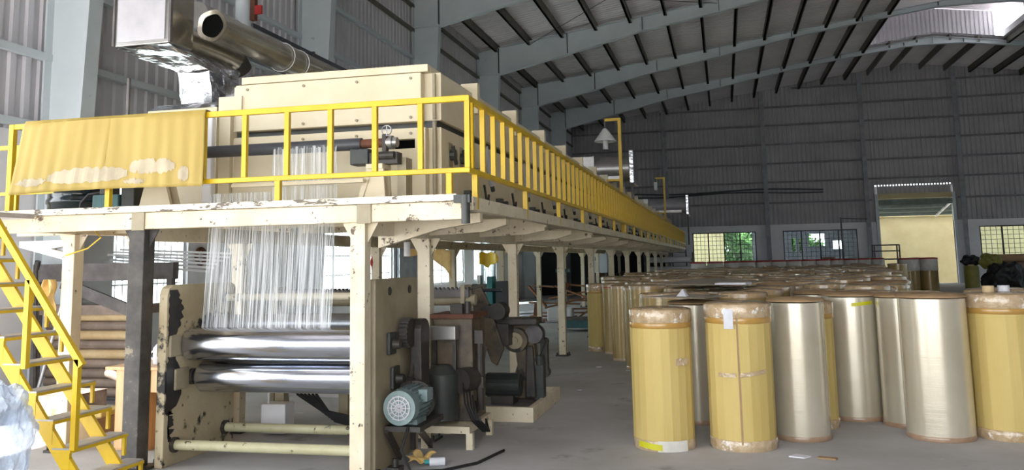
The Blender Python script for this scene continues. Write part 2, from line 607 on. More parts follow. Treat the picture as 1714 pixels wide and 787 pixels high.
pk['kind'] = 'stuff'
for z in (4.7, 5.9, 7.0, 8.12, 9.25, 10.33, 11.4):
    x0 = max(XL, RX - (RZ - z - .2) / RS); x1 = min(XR, RX + (RZ - z - .2) / RS)
    if z == 4.7:
        MB().box(x0, DX0 - .3, YB - .02, YB + .06, z - .05, z + .05).build('girt', 'girt_grey', wb)
        MB().box(DX1 + .3, x1, YB - .02, YB + .06, z - .05, z + .05).build('girt', 'girt_grey', wb)
    else:
        MB().box(x0, x1, YB - .02, YB + .06, z - .05, z + .05).build('girt', 'girt_grey', wb)
for k, z in enumerate((5.45, 5.3)):
    MB().tube([(XL + 14.5 * i / 8, YB - .1, z + .08 * math.sin(i * 1.3 + k)) for i in range(9)], .045, 6).build('cable_run', 'seam', wb)
for x in (-3.15, 2.55, 8.0, 12.95, 18.2, 23.6):
    c = MB()
    c.box(x - .12, x + .12, YB - .3, YB - .28, 0, roofz(x) - .15)
    c.box(x - .01, x + .01, YB - .28, YB - .02, 0, roofz(x) - .15)
    c.build('gable_post', 'gable_post', wb)
for i, (a, b) in enumerate(BW[:3]):
    window(6 + i, 'x', YB + .06, a, b, WZ0, WZ1, (3, 3, 3)[i], 16, 8)
# roller door: jambs, drum housing, guide, half rolled curtain
dr = struct(MB().box(DX0 - .16, DX0, YB - .12, YB + .22, 0, DTOP).box(DX1, DX1 + .16, YB - .12, YB + .22, 0, DTOP).build('door_1', 'frame'))
MB().box(DX0, DX1, YB - .1, YB + .2, 4.72, DTOP).build('drum_housing', 'outside_cream', dr)
for k in range(3):
    MB().box(DX0, DX1, YB + .02, YB + .06, 4.66 - k * .1 - .09, 4.66 - k * .1).build('curtain_slat', 'canopy', dr)

# ---- right wall (outside the view) and the open front end
wr = struct(MB().box(XR, XR + .2, FRONT_Y, YB, 0, .95).box(XR, XR + .2, FRONT_Y, YB, 3.2, MASON).build('wall_right', 'plaster'))
ADDED_RWIN = [(8.0, 14.5), (16.5, 22.5), (24.5, 30.0), (31.8, 37.5), (39.5, 45.0)]  # unseen windows, added to brighten the gable and roof
prev = FRONT_Y
for a, b in ADDED_RWIN + [(YB, YB)]:
    MB().box(XR, XR + .2, prev, a, .95, 3.2).build('pier', 'plaster', wr)
    prev = b
for i, (a, b) in enumerate(ADDED_RWIN):
    window(9 + i, 'y', XR + .1, a, b, .95, 3.2, 3, 14, 5, 'white_paint')
corrugated('sheet_cladding', 'sheet', 'y', FRONT_Y, YB, XR + .02, MASON, 9.83, parent=wr)
FO = (-8.4, 5.0, 5.8)                 # front doorway: x0, x1, height
wf = struct(MB().box(XL, FO[0], FRONT_Y - .2, FRONT_Y, 0, FO[2]).box(FO[1], XR, FRONT_Y - .2, FRONT_Y, 0, FO[2])
            .prism([(XL, FO[2]), (XR, FO[2]), (XR, roofz(XR)), (RX, RZ), (XL, roofz(XL))], 'y', FRONT_Y - .2, FRONT_Y).build('wall_front', 'sheet'))

# ---- roof
MX0, MX1 = 7.4, 13.72                  # ridge ventilator opening
MY0, MY1 = -2.0, 45.5
def roof_sheet(name, xa, xb, y0, y1, dz=0, parent=None, zf=None):
    zf = zf or roofz
    mb = MB()
    prof = []
    t = y0
    P = .25
    while t < y1 - 1e-6:
        for d, h in ((0, 0), (.42, 0), (.52, 1), (.9, 1)):
            if t + d * P <= y1:
                prof.append((t + d * P, h * .035))
        t += P
    prof.append((y1, 0))
    vs = []
    for q, h in prof:
        vs += [(xa, q, zf(xa) + h + dz), (xb, q, zf(xb) + h + dz)]
    mb._add(vs, [(2 * i, 2 * i + 1, 2 * i + 3, 2 * i + 2) for i in range(len(prof) - 1)])
    return mb.build(name, 'roof', parent, recalc=False)


ceil = struct(roof_sheet('ceiling', XL - .3, MX0, FRONT_Y, YB + .3))
roof_sheet('roof_sheet', MX1, XR + .3, FRONT_Y, YB + .3, parent=ceil)
roof_sheet('roof_sheet', MX0, RX, MY1, YB + .3, parent=ceil)
roof_sheet('roof_sheet', RX, MX1, MY1, YB + .3, parent=ceil)
roof_sheet('roof_sheet', MX0, RX, FRONT_Y, MY0, parent=ceil)
roof_sheet('roof_sheet', RX, MX1, FRONT_Y, MY0, parent=ceil)
# ventilator: raised little roof on legs, sides sheeted to dim it but for a slot at right, sheeted at its end
roof_sheet('ventilator_roof', MX0 - .6, RX, MY0, MY1 + .3, dz=1.25, parent=ceil)
roof_sheet('ventilator_roof', RX, MX1 + .6, MY0, MY1 + .3, dz=1.25, parent=ceil)
corrugated('ventilator_end', 'sheet', 'x', MX0, MX1 - .35, MY1 + .12, lambda q: roofz(q) - .05, lambda q: roofz(q) + 1.24, pitch=.2, amp=.03, parent=ceil)
corrugated('ventilator_side', 'sheet', 'y', MY0, MY1, MX0 - .02, roofz(MX0), roofz(MX0) + 1.2, parent=ceil)
corrugated('ventilator_side', 'sheet', 'y', MY0, 42.6, MX1 + .02, roofz(MX1), roofz(MX1) + 1.2, parent=ceil)
for x in (MX0, MX1):
    MB().box(x - .03, x + .03, MY0, MY1, roofz(x) - .02, roofz(x) + .28).build('ventilator_curb', 'sheet', ceil)

FY = [9.75 + 7.17 * k for k in range(-2, 6)]
# purlins
PX = [-8.05 + 1.275 * k for k in range(15)]
for x in PX + [2 * RX - x for x in PX]:
    s = 1 if x < RX else -1
    z = roofz(x) - .012
    if MX0 < x < MX1:
        MB().box(x - .04, x + .04, MY1, YB, z - .33, z).build('purlin', 'purlin', ceil)
    else:
        MB().box(x - .04, x + .04, FRONT_Y, YB, z - .33, z).box(x - .04, x + .08, FRONT_Y, YB, z - .33, z - .315).build('purlin', 'purlin', ceil)

# portal frames
low = [(-7.95, 8.66), (-5.3, 9.26), (-2.5, 9.93), (.25, 10.4), (3.3, 11.0), (6.2, 11.45), (9.2, 11.86), (RX, 11.88)]
lowf = low + [(2 * RX - x, z) for x, z in low[-2::-1]]
upz = lambda x: roofz(x) - .21
for fy in FY:
    w = MB()
    for sgn in (0, 1):
        fx = (lambda x: x) if sgn == 0 else (lambda x: 2 * RX - x)
        w.prism([(fx(XL + .05), 0), (fx(-8.32), 0), (fx(-7.95), 8.66), (fx(-7.95), upz(-7.95)), (fx(XL + .05), upz(XL))], 'y', fy - .008, fy + .008)
    fr = struct(w.build('portal_frame', 'frame'))
    for sgn in (0, 1):
        fx = (lambda x: x) if sgn == 0 else (lambda x: 2 * RX - x)
        MB().bar((fx(-8.32), fy, 0), (fx(-7.95), fy, 8.7), .03, .26, up=(0, 1, 0)).build('column_flange', 'frame', fr)
        MB().bar((fx(XL + .04), fy, 0), (fx(XL + .04), fy, 9.5), .03, .26, up=(0, 1, 0)).build('column_flange', 'frame', fr)
        MB().box(min(fx(XL + .06), fx(-7.96)), max(fx(XL + .06), fx(-7.96)), fy - .11, fy + .11, 8.65, 8.675).build('stiffener', 'frame', fr)
    w = MB()
    pts = lowf + [(x, upz(x)) for x, z in lowf[::-1]]
    n = len(lowf)
    vs = [(x, fy + d, z) for d in (-.008, .008) for x, z in pts]
    fs = []
    for i in range(n - 1):
        j = 2 * n - 1 - i
        fs += [(i, i + 1, j - 1, j), (2 * n + i, 2 * n + j, 2 * n + j - 1, 2 * n + i + 1)]
    w._add(vs, fs)
    w.build('rafter_web', 'frame', fr)
    fm = MB()
    for (xa, za), (xb, zb) in zip(lowf[:-1], lowf[1:]):
        fm.bar((xa, fy, za), (xb, fy, zb), .24, .024)
        fm.bar((xa, fy, upz(xa)), (xb, fy, upz(xb)), .24, .02)
    fm.build('rafter_flange', 'frame', fr)
    for x, z in lowf:
        MB().box(x - .012, x + .012, fy - .1, fy + .1, z, upz(x)).build('splice_plate', 'seam' if abs(x - RX) > 1 else 'frame', fr)
# crossed tie rods under the roof between two frames
for (xa, ya, xb, yb) in ((-6.7, FY[4], .2, FY[5]), (.2, FY[4], -6.7, FY[5])):
    struct(MB().tube([(xa, ya, roofz(xa) - .3), ((xa + xb) / 2, (ya + yb) / 2, roofz((xa + xb) / 2) - .36), (xb, yb, roofz(xb) - .3)], .012, 5)
           .build('trim_%d' % (1 if xa < 0 else 2), 'seam'))

# ================================================================== OUTSIDE THE FAR WALL
nb = thing('neighbour_building', 'pale yellow building wall outside the far roller doorway', 'building', (13, 58, -.2))
MB().box(7.9, 30, 57.9, 58.2, -.2, 3.9).build('wall', 'outside_cream', nb)
MB().box(7.9, 30, 57.7, 58.4, 3.9, 4.05).build('coping', 'outside_cream', nb)
ob1 = thing('cream_outbuilding', 'pale yellow outbuilding seen through the left of the far windows', 'building', (-4, 57.5, -.2))
MB().box(-9, .05, 57.3, 57.6, -.2, 4.2).build('wall', 'outside_cream', ob1)
MB().box(-9.2, .25, 57.0, 57.6, 4.2, 4.4).build('eave', 'canopy', ob1)
ob2 = thing('grey_outbuilding', 'dark grey outbuilding with bright openings behind the middle far window', 'building', (5, 56, -.2))
gx = [1.75, 4.5, 5.0, 5.25, 5.55, 6.2, 6.6, 7.8]
for (x0, x1) in ((1.75, 4.05), (4.3, 4.5), (4.7, 5.05), (6.0, 6.45), (6.95, 7.85)):
    MB().box(x0, x1, 55.9, 56.1, -.2, 3.9).build('wall', 'dark_grey', ob2)
for (x0, x1, z0, z1) in ((4.05, 4.3, 1.9, 2.7), (4.5, 4.7, 1.9, 2.7), (5.05, 6.0, 2.2, 2.95), (6.45, 6.95, 2.0, 2.5)):
    MB().box(x0, x1, 55.9, 56.1, -.2, z0).box(x0, x1, 55.9, 56.1, z1, 3.9).build('wall_infill', 'dark_grey', ob2)
MB().box(1.6, 7.85, 55.6, 56.4, 3.9, 4.05).build('eave', 'canopy', ob2)
cn = thing('canopy_roof', 'grey green canopy with exposed beams outside the roller doorway', 'canopy', (10.5, 52.8, 4.9))
MB().prism([(52.75, 5.0), (56.9, 4.02), (56.9, 4.07), (52.75, 5.05)], 'x', 7.9, 14.2).build('canopy_sheet', 'canopy', cn)
for k in range(5):
    y = 53.3 + k * .85
    z = 5.0 - (y - 52.75) * .237
    MB().box(7.9, 14.2, y - .04, y + .04, z - .16, z - .01).build('canopy_beam', 'canopy', cn)
MB().bar((12.9, 52.8, 4.85), (12.5, 56.8, 3.86), .1, .1).build('canopy_rafter', 'white_paint', cn)
for px_ in (8.0, 14.1):
    MB().box(px_ - .05, px_ + .05, 56.75, 56.85, -.2, 4.0).build('canopy_post', 'canopy', cn)


def leaf_ball(mb, c, r, n, seed):
    g = random.Random(seed)
    for _ in range(n):
        d = Vector((g.gauss(0, 1), g.gauss(0, 1), g.gauss(0, 1))).normalized() * r * g.uniform(.4, 1)
        p = Vector(c) + Vector((d.x, d.y * .7, d.z))
        a = Vector((g.gauss(0, 1), g.gauss(0, 1), g.gauss(0, 1))).normalized() * .16
        b = a.orthogonal().normalized() * .09
        mb._add([p - a, p + b, p + a, p - b], [(0, 1, 2, 3)])


for i, (x, y, h, lab) in enumerate([(.8, 58.6, 3.6, 'leafy green tree seen through the left half of the far window'),
                                    (1.9, 60.5, 3.0, 'low green tree right of the leafy tree in the far window'),
                                    (5.0, 58.5, 3.0, 'green tree beyond the middle far window')]):
    t = thing('tree', lab, 'tree', (x, y, -.2), 'trees outside the far wall')
    MB().tube([(x, y, -.2), (x + .06, y, .8), (x - .05, y, 1.7), (x + .1, y, h - 1)], .08, 7).build('trunk', 'bark', t)
    lb = MB()
    for k in range(5):
        leaf_ball(lb, (x + rng.uniform(-.7, .7), y + rng.uniform(-.5, .5), 1.6 + k * (h - 1.6) / 4), .85, 320, i * 10 + k)
    lb.build('foliage', 'leaf', t, recalc=False)

# ================================================================== STEEL PLATFORM
DZ = 2.17
pf = thing('steel_platform', 'long cream steel mezzanine platform on posts carrying the drying oven', 'platform', (-3.8, 6.4, 0))
MB().box(-7.2, -1.93, 6.38, 6.46, 1.975, 2.115).build('front_beam', 'cream_worn', pf, bevel=.006)
MB().box(-7.2, -1.97, 6.34, 6.5, 2.117, DZ).build('deck_lip', 'cream_flaky', pf, bevel=.004)
MB().box(-1.95, -1.87, 6.47, 45.2, 2.05, 2.155).build('side_channel', 'cream_worn', pf, bevel=.006)
for (x0, x1, y0, y1) in ((-7.2, -4.65, 6.5, 9.4), (-4.65, -3.05, 6.5, 6.78), (-4.65, -3.05, 7.2, 9.4), (-3.05, -1.95, 6.5, 9.4)):
    MB().box(x0 + .004, x1 - .004, y0 + .004, y1, DZ - .03, DZ - .005).build('deck_plate', 'cream_worn', pf)
for k in range(10):
    y0 = 9.41 + k * 3.58
    MB().box(-5.05, -1.95, y0, y0 + 3.57, DZ - .03, DZ - .005).build('deck_plate', 'cream_worn', pf)
for x in (-2.8, -4.85):
    MB().box(x - .05, x + .05, 6.52, 45, 1.88, 2.02).build('long_beam', 'cream_worn', pf)
RYS = [6.45, 8.0, 11.6, 15.18, 18.78, 22.3, 26.0, 29.75, 33.4, 37.0, 40.6, 44.2]
LYS = [6.5, 8.1, 11.75, 15.35, 19.0, 23.0, 26.8, 30.5, 34.2, 38.0, 41.5, 44.6]


def post(x, y, w, m, top=1.88, foot='black'):
    p = MB().box(x - w / 2, x + w / 2, y - w / 2, y + w / 2, .02, top).build('post', m, pf, bevel=.006)
    MB().box(x - w * .95, x + w * .95, y - w * .95, y + w * .95, 0, .022).build('base_plate', foot, p)
    for sx in (-1, 1):
        for sy in (-1, 1):
            MB().cyl((x + sx * w * .75, y + sy * w * .75, .02), (x + sx * w * .75, y + sy * w * .75, .06), .012, n=6).build('anchor_bolt', foot, p)
    for q in (-1, 1):
        MB().prism([(x + q * w * .5, top), (x + q * w * .5, top - .16), (x + q * (w * .5 + .09), top)], 'y', y - .006, y + .006).build('gusset', m, p)
    return p


for y in RYS:
    post(-2.8, y, .125 if y < 9 else .12, 'cream_worn', top=1.975 if y < 7 else 1.88)
for y in LYS:
    post(-4.83 if y < 7 else -4.85, y, .15 if y < 7 else .12, 'black_post' if y < 7 else 'cream_worn', top=1.975 if y < 7 else 1.88)
post(-5.98, 7.05, .13, 'cream_worn', top=1.975)
post(-6.9, 9.2, .12, 'cream_worn', top=1.975)
# cantilever brackets carrying the walkway, cross joists
for k, y in enumerate(RYS[1:]):
    MB().prism([(-2.86, 1.9), (-2.86, 2.05), (-1.98, 2.05), (-1.98, 1.99), (-2.2, 1.93)], 'y', y - .05, y + .05).build('bracket', 'cream_worn', pf, bevel=.005)
    MB().box(-5.05, -2.86, y - .045, y + .045, 2.02, 2.13).build('cross_joist', 'cream_worn', pf)
    if k < 10:
        ym = y + 1.8
        MB().box(-5.05, -1.96, ym - .04, ym + .04, 2.03, 2.13).build('cross_joist', 'cream_worn', pf)
        MB().prism([(-2.86, 1.93), (-2.86, 2.03), (-1.98, 2.03), (-1.98, 1.99), (-2.2, 1.95)], 'y', ym - .04, ym + .04).build('bracket', 'cream_worn', pf)
MB().prism([(-2.9, 1.78), (-2.9, 2.03), (-1.98, 2.06), (-1.98, 1.98), (-2.35, 1.93)], 'y', 7.05, 7.13).build('bracket', 'cream_worn', pf, bevel=.005)
for y in (7.6, 9.3):
    MB().box(-7.1, -4.9, y - .05, y + .05, 2.0, 2.12).build('cross_joist', 'cream_worn', pf)
MB().box(-6.03, -5.93, 6.47, 9.3, 1.98, 2.1).build('long_beam', 'cream_worn', pf)
# bolted splice plates on the front beam and the grey stub pipe at its corner
for x in (-4.78, -2.74):
    MB().box(x - .06, x + .06, 6.366, 6.38, 1.965, 2.125).build('splice_plate', 'plate', pf)
sp = MB().cyl((-1.9, 6.36, 1.94), (-1.9, 6.36, 2.16), .034, n=16)
sp.box(-1.99, -1.86, 6.335, 6.385, 2.1, 2.16).build('pipe_bracket', 'motor_black', pf, smooth=True)
# small name plates / red diamond on the post
MB().prism([(6.52, 1.72), (6.545, 1.66), (6.52, 1.6), (6.495, 1.66)], 'x', -2.736, -2.733).build('red_diamond', 'red_cap', pf)

# ---------------------------------------------------------------- yellow railing
ra = thing('guard_railing', 'yellow square tube guard railing around the platform walkway', 'railing', (-1.89, 6.4, DZ))
RT, RB = 2.93, 2.355
XC = -1.89
MB().box(-6.13, XC + .02, 6.38, 6.42, RT - .035, RT + .012).build('top_rail', 'yellow', ra, bevel=.004)
MB().box(-6.13, XC + .02, 6.38, 6.42, RB - .02, RB + .02).build('bottom_rail', 'yellow', ra, bevel=.004)
MB().box(XC - .02, XC + .02, 6.42, 45.3, RT - .035, RT + .012).build('top_rail', 'yellow', ra, bevel=.004)
MB().box(XC - .02, XC + .02, 6.42, 45.3, RB - .02, RB + .02).build('bottom_rail', 'yellow', ra, bevel=.004)
b0 = MB().box(-.02, .02, -.02, .02, RB + .02, RT - .035).build('baluster', 'yellow', ra)
b0.location = (XC, 6.4, 0)
for k in range(1, 11):
    share(b0, 'baluster', ra, (XC - .384 * k, 6.4, 0))
share(b0, 'baluster', ra, (XC, 6.5, 0))
k = 0
y = 6.84
while y < 45.2:
    share(b0, 'baluster', ra, (XC, y, 0))
    y += .343
s0 = MB().box(-.022, .022, -.022, .022, DZ, RB - .02).build('rail_foot', 'yellow', ra)
s0.location = (-2.04, 6.4, 0)
for x in (-3.5, -5.1):
    share(s0, 'rail_foot', ra, (x, 6.4, 0))
y = 6.6
while y < 45:
    f = MB().box(XC - .022, XC + .022, y - .022, y + .022, 2.06, RB - .02).build('rail_foot', 'yellow', ra)
    y += 1.8
MB().box(-6.14, -6.09, 6.375, 6.425, DZ, RT + .012).build('end_post', 'yellow', ra, bevel=.004)
MB().box(-7.2, -6.2, 7.06, 7.1, 2.83, 2.87).build('top_rail', 'yellow', ra)
MB().box(-7.2, -6.2, 7.06, 7.1, 2.38, 2.41).build('bottom_rail', 'yellow', ra)
MB().box(-6.72, -6.67, 7.06, 7.1, DZ, 2.83).build('end_post', 'yellow', ra)
MB().box(-6.24, -6.2, 7.06, 7.1, DZ, 2.83).build('end_post', 'yellow', ra)

# ---------------------------------------------------------------- cardboard sheet hung on the railing
def sheet_pt(u, v, off=0):
    x = -6.03 + u * (1.90 - .06 * v) + .03 * v + (.05 * v if u < .5 else 0)
    fold = .016 * noise.noise(Vector((u * 9, v * .6, 3))) + .007 * noise.noise(Vector((u * 30, v * .4, 7))) + .004 * math.sin(u * 90)
    if v > .94:
        t = (v - .94) / .06
        return (x, 6.365 + .07 * t + off, 2.955 + .012 * math.sin(t * 3.14))
    z = 2.3 + v / .94 * .655 + .012 * math.sin(u * 4) + .02 * u * (1 - v)
    return (x, 6.345 - .05 * (1 - v) ** 1.3 + fold * (1 - .6 * v) + off, z)


cs = thing('cardboard_sheet', 'large yellow cardboard sheet draped over the front railing', 'cardboard', (-5.1, 6.35, 2.3))
MB().grid(lambda u, v: sheet_pt(u, v), 90, 18).build('sheet', 'card_sheet', cs, smooth=True, recalc=False, solid=.005)


def torn(u0, u1, v0, v1, seed):
    g = random.Random(seed)
    n = 26
    tops = [v1 - abs(g.gauss(0, .02)) - .05 * abs(2 * i / n - 1) ** 3 for i in range(n + 1)]
    bots = [v0 + abs(g.gauss(0, .015)) + .05 * abs(2 * i / n - 1) ** 4 for i in range(n + 1)]
    mb = MB()
    vs = []
    for i in range(n + 1):
        u = u0 + (u1 - u0) * i / n
        vs += [sheet_pt(u, bots[i], -.006), sheet_pt(u, max(tops[i], bots[i] + .01), -.006)]
    mb._add(vs, [(2 * i, 2 * i + 2, 2 * i + 3, 2 * i + 1) for i in range(n)])
    mb.build('torn_patch', 'torn', cs, recalc=False)


torn(.2, .62, .08, .29, 1)
torn(.63, .86, .16, .37, 2)
torn(.02, .2, .08, .2, 3)
torn(.6, .72, .04, .13, 4)
torn(.88, .93, .06, .26, 5)

# ---------------------------------------------------------------- drying oven
ov = thing('drying_oven', 'long cream drying oven tunnel of box sections on the platform', 'oven', (-3.6, 7.6, DZ))
OX0, OX1 = -4.66, -2.5
secs = [7.6, 8.72] + [8.72 + 1.76 * k for k in range(1, 21)]
proto = {}
for i in range(len(secs) - 1):
    y0, y1 = secs[i], secs[i + 1]
    if i < 2:
        hd = MB().box(OX0, OX1, y0 + .006, y1 - .006, 2.965, 3.42).build('hood', 'cream', ov, bevel=.008)
        cp = MB().box(OX0 + .1, OX1 - .1, y0 + .006, y1 - .006, 3.42, 3.49).build('hood_top', 'cream', ov, bevel=.006)
        lw = MB().box(OX0, OX1, y0 + .006, y1 - .006, DZ + .001, 2.9).build('lower_housing', 'cream', ov, bevel=.008)
        gp = MB().box(OX0 + .04, OX1 - .04, y0 + .006, y1 - .006, 2.9, 2.965).build('seal_strip', 'motor_black', ov)
        proto = dict(hood=hd, hood_top=cp, lower_housing=lw, seal_strip=gp)
        base = y0
    else:
        for nme, src in proto.items():
            share(src, nme, ov, (0, y0 - base, 0))
    # flange tab sticking up between the sections, side bracket
    MB().box(OX1 - .12, OX1 + .06, y1 - .07, y1 + .02, 3.2, 3.52).build('flange_tab', 'cream', ov)
    MB().box(OX1, OX1 + .09, y1 - .05, y1 + .03, 2.62, 2.86).build('hinge_bracket', 'plate', ov)
    # gas strut
    if i < 16:
        st = MB().cyl((OX1 + .12, y1 + .24, 2.46), (OX1 + .12, y1 - .02, 2.84), .032, n=14).build('gas_strut', 'panel_grey', ov, smooth=True)
        MB().cyl((OX1 + .12, y1 - .02, 2.84), (OX1 + .12, y1 - .12, 3.0), .014, n=8).cyl((OX1 + .12, y1 + .28, 2.4), (OX1 + .12, y1 + .24, 2.46), .024, n=8).build('strut_rod', 'motor_black', st)
    if i < 12:
        yy = y0 + .9 if i else y0 + .75
        vb = MB().box(OX1, OX1 + .07, yy - .05, yy + .05, 2.24, 2.36)
        vb.cyl((OX1 + .07, yy, 2.3), (OX1 + .13, yy, 2.3), .03, n=10)
        vv = vb.build('valve', 'motor_black', ov)
        MB().tube([(OX1 + .1, yy, 2.29), (OX1 + .12, yy + .25, 2.22), (OX1 + .1, yy + .5, 2.25), (OX1 + .06, yy + .7, 2.36)], .012, 6).build('hose', 'cable', vv)
        MB().tube([(OX1 + .05, yy + .55, 2.46), (OX1 + .06, yy + .6, 2.3), (OX1 + .08, yy + .68, 2.175)], .014, 6).build('drop_pipe', 'motor_black', vv)
# front cover plates and bolts
MB().box(-4.58, -2.66, 7.5, 7.6, 2.95, 3.41).build('front_cover', 'cream', ov, bevel=.008)
MB().box(-4.53, -2.6, 7.52, 7.6, 3.42, 3.492).build('front_top_cap', 'cream', ov, bevel=.006)
# lower cover with the dark slot
MB().box(-4.58, -2.95, 7.5, 7.6, DZ, 2.89).box(-2.95, -2.62, 7.5, 7.6, DZ, 2.7).box(-2.95, -2.62, 7.5, 7.6, 2.79, 2.89).box(-2.72, -2.62, 7.5, 7.6, 2.7, 2.79).build('front_cover', 'cream', ov)
MB().box(-2.95, -2.72, 7.59, 7.598, 2.7, 2.79).build('slot', 'void', ov)  # black sheet carries the shade inside the slot
bl = MB().cyl((0, 7.488, 0), (0, 7.5, 0), .014, n=8).build('bolt', 'plate', ov)
bl.location = (-4.45, 0, 3.36)
for x in (-3.85, -3.3, -2.76):
    share(bl, 'bolt', ov, (x, 0, 3.36))
for z in (2.99, 2.84):
    for x in (-4.45, -3.85, -3.3, -2.76):
        share(bl, 'bolt', ov, (x, 0, z))
MB().cyl((-2.55, 7.56, DZ), (-2.55, 7.56, 2.95), .02, n=10).cyl((-2.55, 7.56, 2.97), (-2.55, 7.56, 3.4), .018, n=10).build('corner_pipe', 'plate', ov)
for y in (7.86, 8.2):
    MB().box(OX1, OX1 + .012, y - .06, y + .06, 2.55, 2.78).build('handle_plate', 'plate', ov)
    h = MB().cyl((OX1 + .012, y, 2.665), (OX1 + .06, y, 2.665), .055, n=12)
    h.bar((OX1 + .05, y - .06, 2.74), (OX1 + .05, y + .05, 2.58), .03, .03).build('handle_knob', 'motor_black', ov)
MB().box(-4.72, -4.6, 7.45, 7.5, 2.2, 3.1).build('side_bracket', 'cream', ov)
MB().prism([(-4.83, 2.2), (-4.73, 2.2), (-4.73, 3.08), (-4.78, 3.13), (-4.83, 3.08)], 'y', 7.35, 7.42).build('lifting_lug', 'plaster', ov, bevel=.01)
MB().box(-4.75, -4.5, 7.48, 7.6, 3.12, 3.3).build('latch_block', 'cream', ov)

# ---------------------------------------------------------------- coating roll on the platform
ar = thing('coating_roll', 'dark rubber coating roll on a cream stand behind the front railing', 'roller', (-3.5, 7.0, DZ))
MB().cyl((-4.95, 7.0, 2.69), (-3.03, 7.0, 2.69), .054, n=28).build('rubber_roll', 'rubber', ar, smooth=True)
MB().cyl((-3.03, 7.0, 2.69), (-2.79, 7.0, 2.69), .04, n=20).build('shaft', 'rust', ar, smooth=True)
MB().cyl((-5.1, 7.0, 2.69), (-4.95, 7.0, 2.69), .03, n=16).build('shaft_end', 'steel', ar, smooth=True)
MB().box(-3.11, -2.94, 6.92, 7.08, 2.5, 2.64).build('bearing_block', 'motor_black', ar, bevel=.01)
MB().box(-2.94, -2.68, 6.94, 7.06, 2.5, 2.6).cyl((-2.85, 6.93, 2.57), (-2.7, 6.93, 2.57), .035, n=12).cyl((-2.8, 6.97, 2.6), (-2.8, 6.97, 2.76), .03, n=10).build('gear_block', 'black', ar)
MB().cyl((-2.79, 7.0, 2.69), (-2.74, 7.0, 2.69), .06, n=18).cyl((-2.77, 7, 2.69), (-2.7, 7, 2.69), .045, n=18).build('coupling', 'galv', ar, smooth=True)
hw = MB()
for i in range(16):
    a, b = 2 * math.pi * i / 16, 2 * math.pi * (i + 1) / 16
    hw.cyl((-2.78 + .045 * math.cos(a), 6.95, 2.79 + .045 * math.sin(a)), (-2.78 + .045 * math.cos(b), 6.95, 2.79 + .045 * math.sin(b)), .006, n=6)
hw.bar((-2.825, 6.95, 2.79), (-2.735, 6.95, 2.79), .008, .008)
hw.bar((-2.78, 6.95, 2.745), (-2.78, 6.95, 2.835), .008, .008)
hw.build('hand_wheel', 'steel', ar)
stn = MB().box(-2.95, -2.8, 6.9, 7.1, 2.46, 2.5)
stn.prism([(-3.0, DZ), (-2.78, DZ), (-2.8, 2.46), (-2.9, 2.46)], 'y', 6.92, 6.95)
stn.prism([(-3.0, DZ), (-2.78, DZ), (-2.8, 2.46), (-2.9, 2.46)], 'y', 7.05, 7.08)
stn.bar((-3.02, 7.0, DZ), (-2.92, 7.0, 2.47), .05, .16, up=(0, 1, 0))
stn.build('stand', 'cream', ar)
s2 = MB().prism([(-5.2, DZ), (-4.85, DZ), (-4.98, 2.62), (-5.08, 2.62)], 'y', 6.92, 6.96)
s2.prism([(-5.2, DZ), (-4.85, DZ), (-4.98, 2.62), (-5.08, 2.62)], 'y', 7.04, 7.08).box(-5.1, -4.96, 6.92, 7.08, 2.58, 2.62).build('stand', 'cream', ar)
MB().box(-2.72, -2.64, 7.05, 7.2, DZ, 2.56).build('support_plate', 'plate', ar)
MB().box(-4.2, -2.95, 6.84, 6.9, 2.34, 2.37).build('guide_bar', 'cream', ar)

# ---------------------------------------------------------------- clear film web
fw = thing('film_web', 'clear streaky film hanging from the coating roll down to the chrome rollers', 'film', (-3.85, 6.95, 1.1))
def webpt(x0, x1, z0, z1, ya, yb):
    def f(u, v):
        x = x0 + (x1 - x0) * u
        z = z0 + (z1 - z0) * v
        return (x + .006 * math.sin(v * 7 + u * 5), ya + (yb - ya) * v + .006 * math.sin(u * 46) + .004 * math.sin(u * 91 + 2), z)
    return f
MB().grid(webpt(-4.47, -3.24, 1.1, 2.1, 6.85, 6.94), 120, 8).build('film_sheet', 'web', fw, smooth=True, recalc=False)
MB().grid(webpt(-3.86, -3.24, 2.1, 2.69, 6.94, 6.945), 60, 6).build('film_sheet', 'web', fw, smooth=True, recalc=False)
MB().grid(webpt(-4.47, -3.87, 2.1, 2.3, 6.94, 6.945), 60, 3).build('film_sheet', 'web', fw, smooth=True, recalc=False)

# ---------------------------------------------------------------- drum and pump on the deck
d_ = thing('drum', 'dark blue plastic drum on the deck behind the cardboard sheet', 'drum', (-6.17, 7.35, DZ))
MB().lathe([(.29, 0), (.3, .02), (.3, .1), (.315, .12), (.315, .15), (.3, .17), (.3, .22), (.315, .24), (.315, .27), (.3, .29), (.3, .5), (.28, .53)], (-6.17, 7.35, DZ), 32).build('body', 'drum', d_, smooth=True)
MB().lathe([(.285, .53), (.285, .57), (.02, .575)], (-6.17, 7.35, DZ), 32).build('lid', 'drum', d_, smooth=True)
p_ = thing('pump', 'teal pump box with a black hose on the deck under the cardboard sheet', 'pump', (-5.35, 6.98, DZ))
MB().box(-5.66, -5.38, 6.88, 7.08, DZ, 2.33).build('housing', 'teal_dull', p_, bevel=.012)
MB().box(-5.6, -5.5, 6.9, 7.06, 2.33, 2.42).build('pump_head', 'motor_black', p_, bevel=.01)
MB().box(-5.37, -5.23, 6.9, 7.06, DZ, 2.4).build('motor', 'motor_black', p_, bevel=.01)
MB().tube([(-5.8, 6.9, DZ + .02), (-5.81, 6.92, 2.26), (-5.75, 6.94, 2.34), (-5.6, 6.96, 2.36)], .014, 8).build('hose', 'cable', p_, smooth=True)

